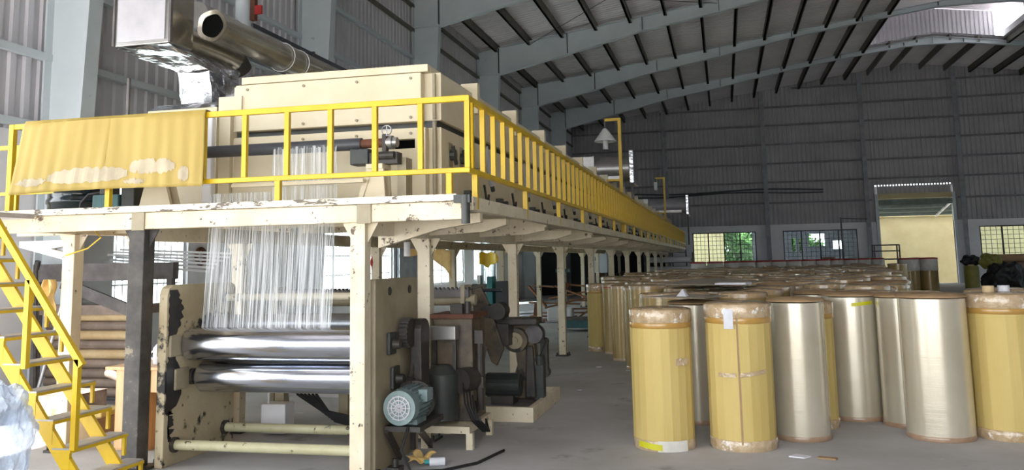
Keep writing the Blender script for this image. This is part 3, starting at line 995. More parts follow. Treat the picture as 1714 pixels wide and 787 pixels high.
# ================================================================== COATING MACHINE UNDER THE PLATFORM
cm = thing('roller_machine', 'cream two plate roller machine with polished chrome rollers below the platform', 'machine', (-3.7, 7.0, 0))
def plate(x0, x1, y0, y1, z0, z1, m, r=.08):
    pts = [(y0, z0), (y1, z0), (y1, z1 - r), (y1 - r * .3, z1 - r * .3), (y1 - r, z1), (y0 + r, z1), (y0 + r * .3, z1 - r * .3), (y0, z1 - r)]
    return MB().prism(pts, 'x', x0, x1).build('side_plate', m, cm, bevel=.006)
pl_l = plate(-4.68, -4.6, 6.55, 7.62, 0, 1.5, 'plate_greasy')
pl_r = plate(-2.78, -2.72, 6.56, 7.54, .02, 1.525, 'plate', r=.02)
def roller(z, y, r, x0, x1):
    b = MB().lathe([(.05, x0 - .0), (r - .012, x0 + .0), (r, x0 + .02), (r, x1 - .02), (r - .012, x1), (.05, x1)], (0, 0, 0), 48)
    b.v = [(p[2], y + p[0], z + p[1]) for p in b.v]
    o = b.build('chrome_roller', 'chrome', cm, smooth=True)
    MB().cyl((x0 - .1, y, z), (x0, y, z), .045, n=16).cyl((x1, y, z), (x1 + .1, y, z), .045, n=16).build('shaft', 'black', o, smooth=True)
roller(.985, 6.85, .14, -4.57, -2.82)
roller(.70, 6.93, .13, -4.5, -2.82)
for (y, z, r, m) in ((6.69, .165, .042, 'tie'), (7.46, .17, .042, 'tie'), (7.42, 1.36, .035, 'cream_worn')):
    o = MB().cyl((-4.6, y, z), (-2.78, y, z), r, n=18).build('tie_bar', m, cm, smooth=True)
    MB().cyl((-4.61, y, z), (-4.57, y, z), r * 1.5, n=14).build('collar', 'black', o)
# dull inner rollers behind the film
for (y, z, r) in ((7.3, 1.12, .09), (7.25, .88, .09)):
    MB().cyl((-4.58, y, z), (-2.8, y, z), r, n=28).build('inner_roller', 'steel', cm, smooth=True)
# bearing blocks
for (y, z) in ((6.85, .985), (6.93, .70)):
    MB().box(-4.72, -4.58, y - .26, y - .06, z - .09, z + .09).build('bearing_block', 'plate', cm, bevel=.012)
    MB().cyl((-4.6, y, z), (-4.56, y, z), .07, n=16).build('bearing_cap', 'black', cm)
    q = MB().box(-2.72, -2.69, y - .06, y + .1, z - .08, z + .1).build('bearing_block', 'motor_black', cm, bevel=.008)
    MB().cyl((-2.69, y + .03, z), (-2.63, y + .03, z), .045, .035, n=14).build('bearing_nut', 'black', q, smooth=True)
def stain(y0, y1, z0, z1, seed, x=-4.599):
    g = random.Random(seed)
    n = 16
    l = [(y0 + abs(g.gauss(0, .01)), z0 + (z1 - z0) * i / n) for i in range(n + 1)]
    r = [(y1 - abs(g.gauss(0, .05)) * math.sin(math.pi * i / n) ** .5 - (.5 - .5 * math.sin(math.pi * i / n)) * (y1 - y0), z0 + (z1 - z0) * i / n) for i in range(n, -1, -1)]
    MB().prism(l + r, 'x', x, x + .002).build('grease_stain', 'stain', cm)
stain(6.57, 6.80, 1.08, 1.46, 1)
stain(6.56, 6.80, .42, .9, 2)
stain(6.6, 6.7, .2, .45, 5)
for y in (6.86, 7.33):
    MB().cyl((-2.72, y, 1.42), (-2.712, y, 1.42), .035, n=16).build('bolt_hole', 'black', cm)
# chain drive
MB().prism([(7.3 + .12 * math.cos(a), 1.05 + .12 * math.sin(a)) for a in [math.pi * i / 10 for i in range(11)]] +
           [(7.3 + .1 * math.cos(a), .42 + .1 * math.sin(a)) for a in [math.pi + math.pi * i / 10 for i in range(11)]], 'x', -2.66, -2.56).build('chain_guard', 'black', cm, bevel=.01)
gw = MB()
gw.cyl((-2.7, 7.12, 1.06), (-2.62, 7.12, 1.06), .11, n=24)
for i in range(20):
    a = 2 * math.pi * i / 20
    gw.box(-2.7, -2.62, 7.12 + .115 * math.cos(a) - .01, 7.12 + .115 * math.cos(a) + .01, 1.06 + .115 * math.sin(a) - .01, 1.06 + .115 * math.sin(a) + .01)
gw.build('gear_wheel', 'black', cm)
MB().cyl((-2.7, 7.1, .62), (-2.6, 7.1, .62), .07, n=20).bar((-2.64, 7.12, .62), (-2.64, 7.28, .92), .03, .04).build('idler_sprocket', 'black', cm)
MB().box(-2.7, -2.4, 6.7, 7.3, .32, .36).bar((-2.68, 7.3, .34), (-2.68, 7.3, .06), .04, .04).bar((-2.68, 6.7, .33), (-2.68, 7.0, .06), .03, .05).bar((-2.42, 6.75, .33), (-2.55, 7.4, .08), .03, .05).build('motor_shelf', 'black', cm)
MB().box(-2.79, -2.7, 6.52, 6.62, .0, .05).box(-2.66, -2.55, 6.62, 6.74, 0, .06).cyl((-2.6, 6.68, .05), (-2.6, 6.68, .12), .025, n=10).build('foot_clamp', 'black', cm)

mo = thing('electric_motor', 'grey green electric motor with a round grille beside the right machine plate', 'motor', (-2.56, 6.65, .36))
mx, mz = -2.56, .51
mb_ = MB().cyl((mx, 6.66, mz), (mx, 6.76, mz), .135, .14, n=28).build('fan_cover', 'motor', mo, smooth=True)
gr_ = MB()
for r in (.03, .06, .09):
    for i in range(24):
        a, b = 2 * math.pi * i / 24, 2 * math.pi * (i + 1) / 24
        gr_.bar((mx + r * math.cos(a), 6.655, mz + r * math.sin(a)), (mx + r * math.cos(b), 6.655, mz + r * math.sin(b)), .01, .01)
for i in range(12):
    a = 2 * math.pi * i / 12
    gr_.bar((mx, 6.655, mz), (mx + .1 * math.cos(a), 6.655, mz + .1 * math.sin(a)), .006, .008)
gr_.build('fan_grille', 'panel_grey', mb_)
MB().cyl((mx, 6.76, mz), (mx, 7.06, mz), .125, n=28).build('body', 'motor', mo, smooth=True)
fn = MB()
for i in range(22):
    a = 2 * math.pi * i / 22
    fn.bar((mx + .128 * math.cos(a), 6.77, mz + .128 * math.sin(a)), (mx + .128 * math.cos(a), 7.05, mz + .128 * math.sin(a)), .008, .03, up=(math.cos(a), 0, math.sin(a)))
fn.build('cooling_fins', 'motor', mo)
MB().cyl((mx, 7.06, mz), (mx, 7.1, mz), .16, n=28).cyl((mx, 7.1, mz), (mx, 7.2, mz), .03, n=12).build('end_flange', 'black', mo, smooth=True)
MB().box(mx + .09, mx + .17, 6.85, 7.0, mz + .02, mz + .12).build('terminal_box', 'motor', mo, bevel=.008)
MB().box(mx - .1, mx + .1, 6.8, 7.02, .36, .4).build('foot', 'motor', mo)

# gear cabinet standing right behind the right plate
gc = thing('gearbox_stand', 'worn cream gearbox stand with a dark gear motor behind the chain drive', 'machine', (-2.5, 8.05, 0))
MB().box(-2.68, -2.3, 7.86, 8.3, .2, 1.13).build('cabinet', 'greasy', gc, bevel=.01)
MB().box(-2.7, -2.28, 7.82, 8.34, 1.13, 1.17).build('cabinet_top', 'rust', gc)
MB().box(-2.66, -2.42, 7.72, 7.84, .94, 1.07).build('control_box', 'galv', gc, bevel=.01)
MB().box(-2.65, -2.62, 7.76, 7.8, .6, .94).box(-2.46, -2.43, 7.76, 7.8, .66, .94).build('box_leg', 'black', gc)
MB().cyl((-2.56, 7.74, .24), (-2.56, 7.74, .64), .15, .16, n=24).cyl((-2.56, 7.74, .64), (-2.56, 7.74, .72), .15, .08, n=24).build('gear_motor', 'motor_black', gc, smooth=True)
MB().cyl((-2.38, 7.72, .58), (-2.32, 7.9, .58), .11, n=20).build('worm_housing', 'black', gc, smooth=True)
MB().cyl((-2.24, 7.9, .3), (-2.24, 7.9, 1.02), .035, n=12).box(-2.28, -2.2, 7.86, 7.94, .9, 1.02).box(-2.28, -2.2, 7.86, 7.94, .5, .6).build('screw_column', 'black', gc)
MB().box(-2.52, -2.4, 7.88, 7.98, 1.17, 1.26).cyl((-2.36, 7.92, 1.17), (-2.36, 7.92, 1.28), .03, n=10).build('top_fittings', 'black', gc)
MB().box(-2.72, -2.26, 7.6, 8.36, .14, .2).box(-2.3, -2.24, 7.62, 7.68, 0, .14).box(-2.72, -2.66, 7.62, 7.68, 0, .14).box(-2.3, -2.24, 8.28, 8.34, 0, .14).box(-2.72, -2.66, 8.28, 8.34, 0, .14).build('base', 'cream_worn', gc)
cb = MB()
for i in range(5):
    cb.tube([(-2.36 + .03 * i, 7.74, .6 - .05 * i), (-2.3 + .03 * i, 7.6, .4 - .02 * i), (-2.24 + .02 * i, 7.6, .26), (-2.18 + .015 * i, 7.75, .14), (-2.22, 8.0, .12 + .02 * i)], .009, 6)
cb.build('cable_bundle', 'cable', gc)

# scrap under the motor
MB_ = MB().tube([(-2.5, 6.7, .36), (-2.52, 6.6, .2), (-2.45, 6.62, .04), (-2.25, 6.8, .015), (-2.05, 7.1, .012), (-1.95, 7.6, .012)], .012, 8)
tag(MB_.build('power_cable', 'cable', smooth=True), 'black power cable trailing on the floor from the grey motor', 'cable')
bt_ = thing('plastic_bottle', 'small white bottle with blue cap lying under the motor', 'bottle', (-2.35, 7.0, .035))
MB().cyl((-2.42, 6.98, .035), (-2.3, 7.02, .035), .034, n=14).build('body', 'paper', bt_, smooth=True)
MB().cyl((-2.46, 6.97, .035), (-2.42, 6.98, .035), .018, n=12).build('cap', 'teal', bt_, smooth=True)
rg = MB().grid(lambda u, v: (-2.62 + .2 * u + .02 * math.sin(9 * v), 7.0 + .03 * math.sin(7 * u) + .1 * v, .015 + .07 * v * (.7 + .3 * math.sin(u * 9)) + .02 * abs(math.sin(u * 5 + v * 4))), 12, 10)
tag(rg.build('rag', 'cloth_y', smooth=True, recalc=False, solid=.004), 'crumpled yellowish rag stuffed under the grey motor', 'rag')

# ---------------------------------------------------------------- rear roller rig between the posts
rr = thing('rear_roller_rig', 'rear roller rig with a saw toothed guard behind the right plate', 'machine', (-3.4, 8.52, 0))
tz = [(-4.7, 1.30)]
x = -4.7
while x < -2.5:
    tz += [(x, 1.40), (x + .022, 1.37)]
    x += .044
tz += [(-2.5, 1.40), (-2.5, 1.30)]
MB().prism(tz, 'y', 8.42, 8.48).build('toothed_guard', 'rack', rr)
MB().cyl((-4.7, 8.52, 1.27), (-2.45, 8.52, 1.27), .055, n=20).build('upper_roller', 'plate', rr, smooth=True)
MB().cyl((-4.7, 8.52, 1.06), (-2.5, 8.52, 1.06), .08, n=20).build('lower_roller', 'rust', rr, smooth=True)
MB().cyl((-4.7, 8.54, .86), (-2.5, 8.54, .86), .05, n=20).build('lower_roller', 'rubber', rr, smooth=True)
for x in (-4.62, -2.56):
    MB().prism([(8.37, 0), (8.72, 0), (8.67, 1.42), (8.42, 1.42)], 'x', x - .02, x + .02).build('side_plate', 'plate', rr)
MB().box(-4.6, -2.6, 8.56, 8.64, .28, .42).build('cross_beam', 'plaster', rr)
for x in (-4.45, -3.75):
    MB().box(x - .05, x + .05, 8.22, 8.32, 0, .55).build('leg', 'plate', rr)

# ---------------------------------------------------------------- unwind stand on its base
uw = thing('unwind_stand', 'dark unwind stand with swing arm and black motor on a cream base frame', 'machine', (-2.35, 9.6, 0))
for (x0, x1, y0, y1) in ((-2.86, -1.98, 8.96, 9.02), (-2.86, -1.98, 10.4, 10.46), (-2.04, -1.98, 9.02, 10.4), (-2.86, -2.8, 9.02, 10.4)):
    MB().box(x0, x1, y0, y1, 0, .15).build('base_channel', 'cream_worn', uw, bevel=.005)
MB().box(-2.8, -2.04, 9.06, 9.75, .1, .13).build('base_plate', 'rack', uw)
MB().box(-2.86, -2.76, 8.86, 8.96, 0, .22).build('base_stub', 'cream_worn', uw)
m2 = MB().cyl((-2.58, 9.36, .32), (-2.2, 9.36, .32), .115, n=26).build('motor_body', 'motor_black', uw, smooth=True)
MB().cyl((-2.63, 9.36, .32), (-2.58, 9.36, .32), .1, .118, n=26).build('motor_cap', 'motor_black', m2, smooth=True)
f2 = MB()
for i in range(18):
    a = 2 * math.pi * i / 18
    f2.bar((-2.57, 9.36 + .118 * math.cos(a), .32 + .118 * math.sin(a)), (-2.22, 9.36 + .118 * math.cos(a), .32 + .118 * math.sin(a)), .008, .02, up=(0, math.cos(a), math.sin(a)))
f2.build('motor_fins', 'motor_black', m2)
MB().box(-2.5, -2.26, 9.24, 9.48, .13, .22).build('motor_foot', 'black', uw)
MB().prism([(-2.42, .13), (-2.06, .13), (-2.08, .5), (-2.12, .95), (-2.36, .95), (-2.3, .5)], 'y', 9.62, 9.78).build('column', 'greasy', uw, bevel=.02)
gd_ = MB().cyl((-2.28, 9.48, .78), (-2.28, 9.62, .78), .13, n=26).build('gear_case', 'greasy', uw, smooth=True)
MB().cyl((-2.28, 9.44, .78), (-2.28, 9.48, .78), .09, n=22).cyl((-2.28, 9.42, .78), (-2.28, 9.44, .78), .04, n=12).build('gear_cover', 'plate', gd_, smooth=True)
MB().cyl((-2.09, 9.56, .84), (-2.09, 9.72, .84), .1, n=22).build('brake_disc', 'rack', uw, smooth=True)
MB().prism([(-2.19, .16), (-2.07, .16), (-2.09, .72), (-2.17, .72)], 'y', 9.5, 9.56).build('belt_cover', 'black', uw, bevel=.02)
MB().box(-2.06, -1.98, 9.75, 9.85, .36, .76).cyl((-2.02, 9.74, .4), (-2.02, 9.88, .4), .055, n=14).cyl((-2.02, 9.74, .74), (-2.02, 9.88, .74), .04, n=14).cyl((-2.12, 9.8, .74), (-2.0, 9.8, .74), .02, n=10).build('lever_arm', 'black', uw)
MB().box(-2.1, -2.0, 9.6, 9.74, .13, .5).cyl((-2.05, 9.67, .5), (-2.05, 9.67, .6), .05, n=12).build('side_motor', 'motor_black', uw)
MB().box(-2.52, -2.0, 9.3, 9.6, .96, 1.03).box(-2.6, -2.3, 9.25, 9.5, .74, .98).build('head_block', 'black', uw, bevel=.01)
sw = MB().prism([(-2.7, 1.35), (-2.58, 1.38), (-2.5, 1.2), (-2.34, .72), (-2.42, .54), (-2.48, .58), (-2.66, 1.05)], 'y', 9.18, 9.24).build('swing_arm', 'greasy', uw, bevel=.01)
MB().cyl((-2.5, 9.1, 1.12), (-2.5, 9.26, 1.12), .07, n=18).cyl((-2.38, 9.08, 1.12), (-2.38, 9.3, 1.12), .09, n=18).build('arm_rollers', 'black', sw, smooth=True)
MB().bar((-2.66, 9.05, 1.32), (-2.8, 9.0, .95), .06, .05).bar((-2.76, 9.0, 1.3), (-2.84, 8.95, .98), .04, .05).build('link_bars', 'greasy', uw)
MB().cyl((-2.7, 9.2, 1.34), (-2.35, 9.2, 1.34), .02, n=10).build('pivot_pin', 'drum', uw)
MB().bar((-2.52, 9.1, .75), (-2.56, 9.05, .48), .03, .03).bar((-2.56, 9.05, .48), (-2.74, 9.05, .48), .03, .03).build('crank_handle', 'rack', uw)
MB().tube([(-2.06, 9.55, .98), (-2.0, 9.6, .9), (-1.98, 9.66, .75), (-2.04, 9.62, .6)], .008, 6).build('cable', 'cable', uw)

# white box and pipes seen beneath the rollers
wbx = MB().box(-4.5, -4.24, 7.95, 8.15, .02, .3)
wbx.box(-4.44, -4.42, 7.96, 7.98, .3, .44)
tag(wbx.build('white_carton', 'plaster', bevel=.01), 'small white carton on the floor beneath the chrome rollers', 'box')
hb = MB()
for i in range(6):
    hb.tube([(-3.95 - .05 * i, 7.95, .62), (-3.9 - .04 * i, 7.94, .4), (-3.7 - .03 * i, 7.93, .16 + .02 * i), (-3.1, 7.92, .03 + .02 * i)], .014, 6)
tag(hb.build('hose_bundle', 'cable', smooth=True), 'bundle of dark hoses hanging beneath the lower chrome roller', 'hose')

# ================================================================== DUCTS ABOVE THE OVEN
du = thing('exhaust_duct', 'grey rectangular exhaust duct with bright foil underside and foil neck at upper left', 'duct', (-5.9, 8.6, 3.4))
MB().box(-6.38, -5.7, 8.0, 8.42, 4.06, 6.2).build('duct_box', 'galv', du, bevel=.01)
MB().cyl((-5.83, 8.4, 4.2), (-5.83, 9.5, 4.2), .15, n=24).build('foil_pipe', 'foil_dull', du, smooth=True)
MB().cyl((-5.83, 9.5, 4.2), (-5.83, 9.62, 4.1), .16, n=24).build('foil_pipe_end', 'black', du, smooth=True)
MB().box(-6.34, -5.75, 7.985, 8.0, 4.1, 6.2).build('end_panel', 'panel_grey', du)
MB().box(-5.7, -5.675, 7.98, 8.02, 4.06, 6.2).box(-6.4, -6.375, 7.98, 8.02, 4.06, 6.2).build('corner_angle', 'rack', du)
MB().box(-5.698, -5.69, 8.04, 8.42, 4.08, 6.2).build('side_wrap', 'foil_dull', du)


def crumple(mb, amp, sc, seed):
    out = []
    for p in mb.v:
        n = noise.noise_vector(Vector(p) * sc + Vector((seed, 0, 0)))
        out.append((p[0] + n.x * amp, p[1] + n.y * amp, p[2] + n.z * amp))
    mb.v = out
    return mb


def loft(a, b, n=10, m=8, close=True):
    """skin between two closed loops of points (lists of 3-tuples, equal length)"""
    mb = MB()
    L = len(a)
    vs = []
    for j in range(n + 1):
        t = j / n
        for i in range(L):
            vs.append(tuple(a[i][k] * (1 - t) + b[i][k] * t for k in range(3)))
    fs = [(j * L + i, j * L + (i + 1) % L, (j + 1) * L + (i + 1) % L, (j + 1) * L + i) for j in range(n) for i in range(L)]
    return mb._add(vs, fs)


def rect_loop(x0, x1, y0, y1, z, n=8):
    p = []
    for i in range(n): p.append((x0 + (x1 - x0) * i / n, y0, z))
    for i in range(n): p.append((x1, y0 + (y1 - y0) * i / n, z))
    for i in range(n): p.append((x1 - (x1 - x0) * i / n, y1, z))
    for i in range(n): p.append((x0, y1 - (y1 - y0) * i / n, z))
    return p


crumple(loft(rect_loop(-6.38, -5.72, 8.02, 9.45, 4.055), rect_loop(-6.1, -5.68, 8.75, 9.35, 3.9), n=14), .03, 5, 3).build('foil_taper', 'foil', du, smooth=False)
crumple(loft(rect_loop(-6.1, -5.68, 8.75, 9.35, 3.9), rect_loop(-6.06, -5.66, 8.78, 9.35, 3.5), n=14), .025, 5, 5).build('foil_neck', 'foil', du, smooth=True)
crumple(loft(rect_loop(-6.22, -5.48, 8.6, 9.5, 3.5), rect_loop(-6.3, -5.42, 8.5, 9.6, 3.42), n=4), .012, 5, 8).build('foil_skirt', 'foil', du)
MB().box(-6.3, -5.42, 8.5, 9.6, DZ, 3.42).build('plenum_box', 'cream', du)
MB().box(-6.36, -6.33, 8.2, 8.23, 3.3, 3.75).build('stay_rod', 'rack', du)

rd = thing('round_foil_duct', 'open ended round foil duct running back above the oven', 'duct', (-5.45, 8.5, 4.0))
oo = MB()
R0, R1 = .17, .135
n = 32
cx_, cz_ = -5.45, 4.33
vs, fs = [], []
rings = [(R1, 9.4), (R1, 8.42), (R0 + .01, 8.40), (R0 + .012, 8.44), (R0, 8.5)] + [(R0 + .004 * (k % 2), 8.5 + .1 * k) for k in range(1, 76)]
for r, y in rings:
    for i in range(n):
        a = 2 * math.pi * i / n
        rr_ = r * (1 + (.03 * math.sin(5 * a + y) if y < 8.6 else .008 * math.sin(3 * a + 4 * y)))
        vs.append((cx_ + rr_ * math.cos(a), y, cz_ + rr_ * math.sin(a)))
for j in range(len(rings) - 1):
    for i in range(n):
        fs.append((j * n + i, j * n + (i + 1) % n, (j + 1) * n + (i + 1) % n, (j + 1) * n + i))
oo._add(vs, fs).build('duct_tube', 'foil_dull', rd, smooth=True)
MB().cyl((cx_, 8.43, cz_), (cx_, 9.4, cz_), R1 - .004, n=28).build('dark_bore', 'void', rd)  # black plug paints the shade in the duct mouth
# wire ties, elbow down to the oven
for y in (10.0, 10.4):
    MB().tube([(cx_ + (R0 + .02) * math.cos(a), y, cz_ + (R0 + .02) * math.sin(a)) for a in [2 * math.pi * i / 20 for i in range(21)]], .006, 5).build('wire_tie', 'white_paint', rd)
MB().tube([(-5.34, 9.0, 4.38), (-5.33, 9.6, 4.42), (-5.33, 10.3, 4.36), (-5.33, 11, 4.4)], .01, 5).build('wire', 'white_paint', rd)
el = thing('duct_elbow', 'dull galvanised elbow duct bending down onto the oven beside the foil neck', 'duct', (-5.2, 9.9, 3.4))
pts = []
for i in range(9):
    a = math.pi / 2 * i / 8
    pts.append((-5.62 + .5 * math.sin(a), 9.9, 3.48 + .4 * math.cos(a)))
MB().tube([(-5.75, 9.9, 3.88)] + pts + [(-5.12, 9.9, 3.3)], .22, 24).build('elbow_tube', 'galv', el, smooth=True)
MB().box(-5.4, -4.7, 9.5, 10.3, 2.6, 3.3).build('adapter_box', 'galv', el, bevel=.01)
bgp = thing('blue_grey_pipe', 'long grey pipe with upright stack running along the wall above the oven', 'pipe', (-6.4, 10.5, 4.5))
MB().cyl((-6.42, 9.55, 4.86), (-6.42, 24, 4.86), .17, n=24).build('main_pipe', 'galv', bgp, smooth=True)
MB().cyl((-6.32, 10.5, 4.9), (-6.32, 10.5, 9.0), .105, n=20).build('stack_pipe', 'frame', bgp, smooth=True)
MB().cyl((-6.32, 10.5, 5.42), (-6.32, 10.5, 5.5), .125, n=20).build('stack_collar', 'frame', bgp, smooth=True)
MB().box(-6.17, -6.1, 10.42, 10.5, 5.0, 5.3).build('damper_plate', 'rust', bgp)
MB().box(-6.1, -6.0, 10.42, 10.46, 5.08, 5.2).build('damper_handle', 'red_cap', bgp)
sq = thing('dark_square_duct', 'dark blotchy square duct running behind the long grey pipe', 'duct', (-6.9, 11, 4.8))
MB().box(-7.2, -6.75, 11.5, 24, 4.9, 5.3).build('duct_body', 'dark_grey', sq)
for y in (13.5, 16, 18.5, 21):
    MB().box(-7.22, -6.73, y - .02, y + .02, 4.88, 5.32).build('duct_joint', 'rack', sq)
# two shiny duct hoods further along the oven
for (y0, y1, x0, x1, z0, z1, lab) in ((20.2, 21.4, -2.95, -1.95, 3.5, 4.1, 'shiny foil wrapped duct across the oven behind the first yellow lamp pole'),
                                      (36, 38, -3.0, -1.3, 3.5, 4.1, 'shiny duct hood at the far end of the oven by the second lamp pole')):
    h = thing('foil_duct_hood', lab, 'duct', ((x0 + x1) / 2, y0, z0), 'foil duct hoods along the oven')
    mbx = MB().cyl((x0, (y0 + y1) / 2, (z0 + z1) / 2), (x1 - .12, (y0 + y1) / 2, (z0 + z1) / 2), (z1 - z0) / 2, n=24)
    mbx.build('duct_drum', 'galv' if y0 < 30 else 'panel_grey', h, smooth=True)
    MB().box(x1 - .12, x1, y0 + .1, y1 - .1, z0 - .1, z1 + .1).build('end_flange', 'foil', h, bevel=.02)
    MB().box(x0 + .2, x1 - .3, y0 + .25, y1 - .25, 3.5, z0 + .1).build('riser', 'galv', h)
    MB().box(x0 - .9, x0 + .05, y0 + .2, y1 - .2, z0 + .05, z1 - .02).build('duct_arm', 'galv', h)
    for xx in (x1 - .06,):
        MB().box(xx - .03, xx + .03, y0 + .2, y0 + .26, DZ, z0 - .1).build('prop', 'rack', h)

# lamp poles
for (y, lab) in ((18.9, 'yellow gooseneck pole with a white cone lamp shade on the railing'), (33.6, 'far yellow gooseneck pole with a small white lamp on the railing')):
    lp = thing('lamp_pole', lab, 'lamp', (-2.12, y, 2.2), 'yellow lamp poles along the walkway')
    MB().bar((-2.1, y, DZ), (-2.1, y, 4.73), .07, .07).build('pole', 'yellow', lp)
    MB().bar((-2.1, y, 4.7), (-2.42, y, 4.7), .06, .06).build('arm', 'yellow', lp)
    MB().bar((-2.1, y, 3.36), (-2.42, y, 3.36), .05, .05).build('brace', 'yellow', lp)
    if y < 20:
        sh = MB().lathe([(.02, .3), (.05, .28), (.24, .02), (.25, 0), (.23, .0), (.04, .24)], (-2.42, y, 4.22), 28).build('lamp_shade', 'lamp_white', lp, smooth=True)
        MB().cyl((-2.42, y, 4.5), (-2.42, y, 4.68), .018, n=10).build('hanger', 'rack', lp)
        MB().cyl((-2.42, y, 4.05), (-2.42, y, 4.3), .06, n=14).build('bulb', 'lamp_white', lp, smooth=True)
    else:
        MB().cyl((-2.42, y, 4.25), (-2.42, y, 4.55), .07, n=12).build('bulb', 'lamp_white', lp, smooth=True)
        MB().cyl((-2.42, y, 4.55), (-2.42, y, 4.68), .02, n=8).build('hanger', 'rack', lp)

# ================================================================== YELLOW STAIR
sr = thing('yellow_stair', 'steep yellow steel stair with handrail at the left of the platform', 'stair', (-4.4, 5.7, 0))
SN, SF = 5.40, 5.94
slope = 1.275
sx = lambda z: -4.66 - (z - .6) / slope
for y in (SN - .015, 5.8):
    MB().bar((sx(0) - .12, y, .0), (sx(2.1) - .12, y, 2.1), .03, .1, up=(1, 0, .78)).build('stringer', 'yellow', sr)
for k in range(11):
    z = .215 + .192 * k
    x = sx(z)
    if z > 2.1: break
    t = MB().box(x - .15, x, SN - .03, SF + .03, z - .012, z).build('tread', 'tread', sr)
    e = MB()
    e.box(x - .16, x + .004, SN - .034, SN - .01, z - .03, z - .012).build('tread_edge', 'yellow', t)
    MB().box(x - .018, x + .006, SN - .01, SF + .034, z - .034, z - .012).build('tread_nose', 'yellow', t)
    for y in (SN - .02, SF + .02):
        MB().box(x - .026, x - .002, y - .012, y + .012, max(z - .17, 0), z - .03).build('tread_leg', 'yellow', t)
hz = lambda x: .98 + (-4.45 - x) * 1.33
MB().bar((-4.43, SN - .04, .975), (-5.55, SN - .04, hz(-5.55)), .04, .045).build('handrail', 'yellow', sr)
MB().box(-4.49, -4.45, SN - .06, SN - .02, .4, 1.02).build('rail_post', 'yellow', sr)
MB().box(-4.93, -4.89, SN - .06, SN - .02, .95, 1.58).build('rail_post', 'yellow', sr)
MB().box(-5.4, -5.36, SN - .06, SN - .02, 1.5, 2.2).build('rail_post', 'yellow', sr)
MB().box(-6.6, -5.78, SN - .06, 6.33, 2.09, 2.13).build('landing', 'tread', sr)
MB().box(-6.6, -6.55, SN, SN + .05, 0, 2.09).build('landing_leg', 'yellow', sr)

# plastic bag
bm = bmesh.new()
bmesh.ops.create_icosphere(bm, subdivisions=5, radius=1)
for v in bm.verts:
    p = v.co.copy()
    d = 1 + .22 * noise.noise(p * 1.6) + .13 * noise.noise(p * 4 + Vector((3, 0, 0))) + .07 * abs(noise.noise(p * 9))
    q = p * d
    zz = (q.z + 1) / 2
    v.co = Vector((-4.72 + q.x * .29 + .16 * (zz - .5), 4.86 + q.y * .24, max(.004, -.01 + zz * .93)))
me = bpy.data.meshes.new('plastic_bag')
bm.to_mesh(me)
bm.free()
for p in me.polygons:
    p.use_smooth = False
me.materials.append(K['bag'])
bg_ = bpy.data.objects.new('plastic_bag', me)
COL.objects.link(bg_)
tag(bg_, 'crumpled clear plastic film bag at the foot of the yellow stair', 'plastic bag')

# ================================================================== LEFT CORNER CLUTTER
dk = thing('desk', 'small light wood desk behind the black post', 'desk', (-5.1, 7.4, 0))
DT = .72
MB().box(-5.62, -4.9, 7.1, 7.75, DT, DT + .03).build('desk_top', 'desk', dk, bevel=.004)
MB().box(-5.52, -5.18, 7.13, 7.7, .02, DT).build('cabinet', 'desk', dk)
MB().box(-4.97, -4.94, 7.13, 7.7, 0, DT).build('side_panel', 'desk', dk)
MB().box(-5.52, -5.18, 7.15, 7.7, 0, .02).build('plinth', 'desk', dk)
MB().box(-5.16, -4.98, 7.14, 7.16, .52, DT).build('drawer', 'desk', dk)
jt = thing('white_jug', 'white plastic jug on the desk', 'jug', (-5.2, 7.35, DT + .03))
MB().lathe([(.06, 0), (.065, .01), (.065, .15), (.03, .19), (.03, .22)], (-5.22, 7.35, DT + .031), 20).build('body', 'paper', jt, smooth=True)
MB().tube([(-5.29, 7.35, DT + .15), (-5.33, 7.35, DT + .13), (-5.33, 7.35, DT + .09), (-5.28, 7.35, DT + .07)], .01, 6).build('handle', 'paper', jt)
ob = thing('orange_bucket', 'orange plastic bucket behind the left machine plate', 'bucket', (-4.95, 8.1, .8))
MB().box(-5.3, -4.97, 7.9, 8.4, 0, .78).build('stool', 'desk', ob)
MB().lathe([(.1, 0), (.14, .28), (.15, .3), (.13, .3), (.09, .02)], (-5.12, 8.1, .78), 24).build('pail', 'orange', ob, smooth=True)
gc2 = MB().lathe([(.05, 0), (.06, .03), (.06, .24), (.03, .28)], (-4.86, 7.0, 0), 16)
tag(gc2.build('green_bottle', 'teal', smooth=True), 'green bottle on the floor between the black post and machine plate', 'bottle')

rk = thing('tube_rack', 'grey steel rack holding stacked tubes beside the left wall', 'rack', (-7.8, 9.8, 0))
for (x, y) in ((-7.12, 9.5), (-7.12, 10.2), (-8.55, 9.5), (-8.55, 10.2)):
    MB().box(x - .04, x + .04, y - .04, y + .04, 0, 1.72).build('upright', 'rack', rk)
MB().box(-8.6, -7.05, 9.44, 9.56, 1.5, 1.72).build('top_beam', 'rack', rk)
MB().box(-8.6, -7.05, 10.14, 10.26, 1.5, 1.72).build('top_beam', 'rack', rk)
MB().bar((-8.2, 9.5, 1.48), (-7.16, 9.5, 1.12), .05, .14).build('brace', 'rack', rk)
MB().box(-8.55, -7.12, 9.5, 10.2, 0, .04).build('shelf', 'rack', rk)
MB().box(-8.55, -7.12, 9.48, 10.22, 1.08, 1.2).build('shelf', 'tube_grey', rk)
zt = .12
names = ['tube_grey', 'tube_grey', 'tube_grey', 'tube_grey', 'tube_tan', 'tube_grey', 'tube_tan', 'tube_grey', 'tube_tan']
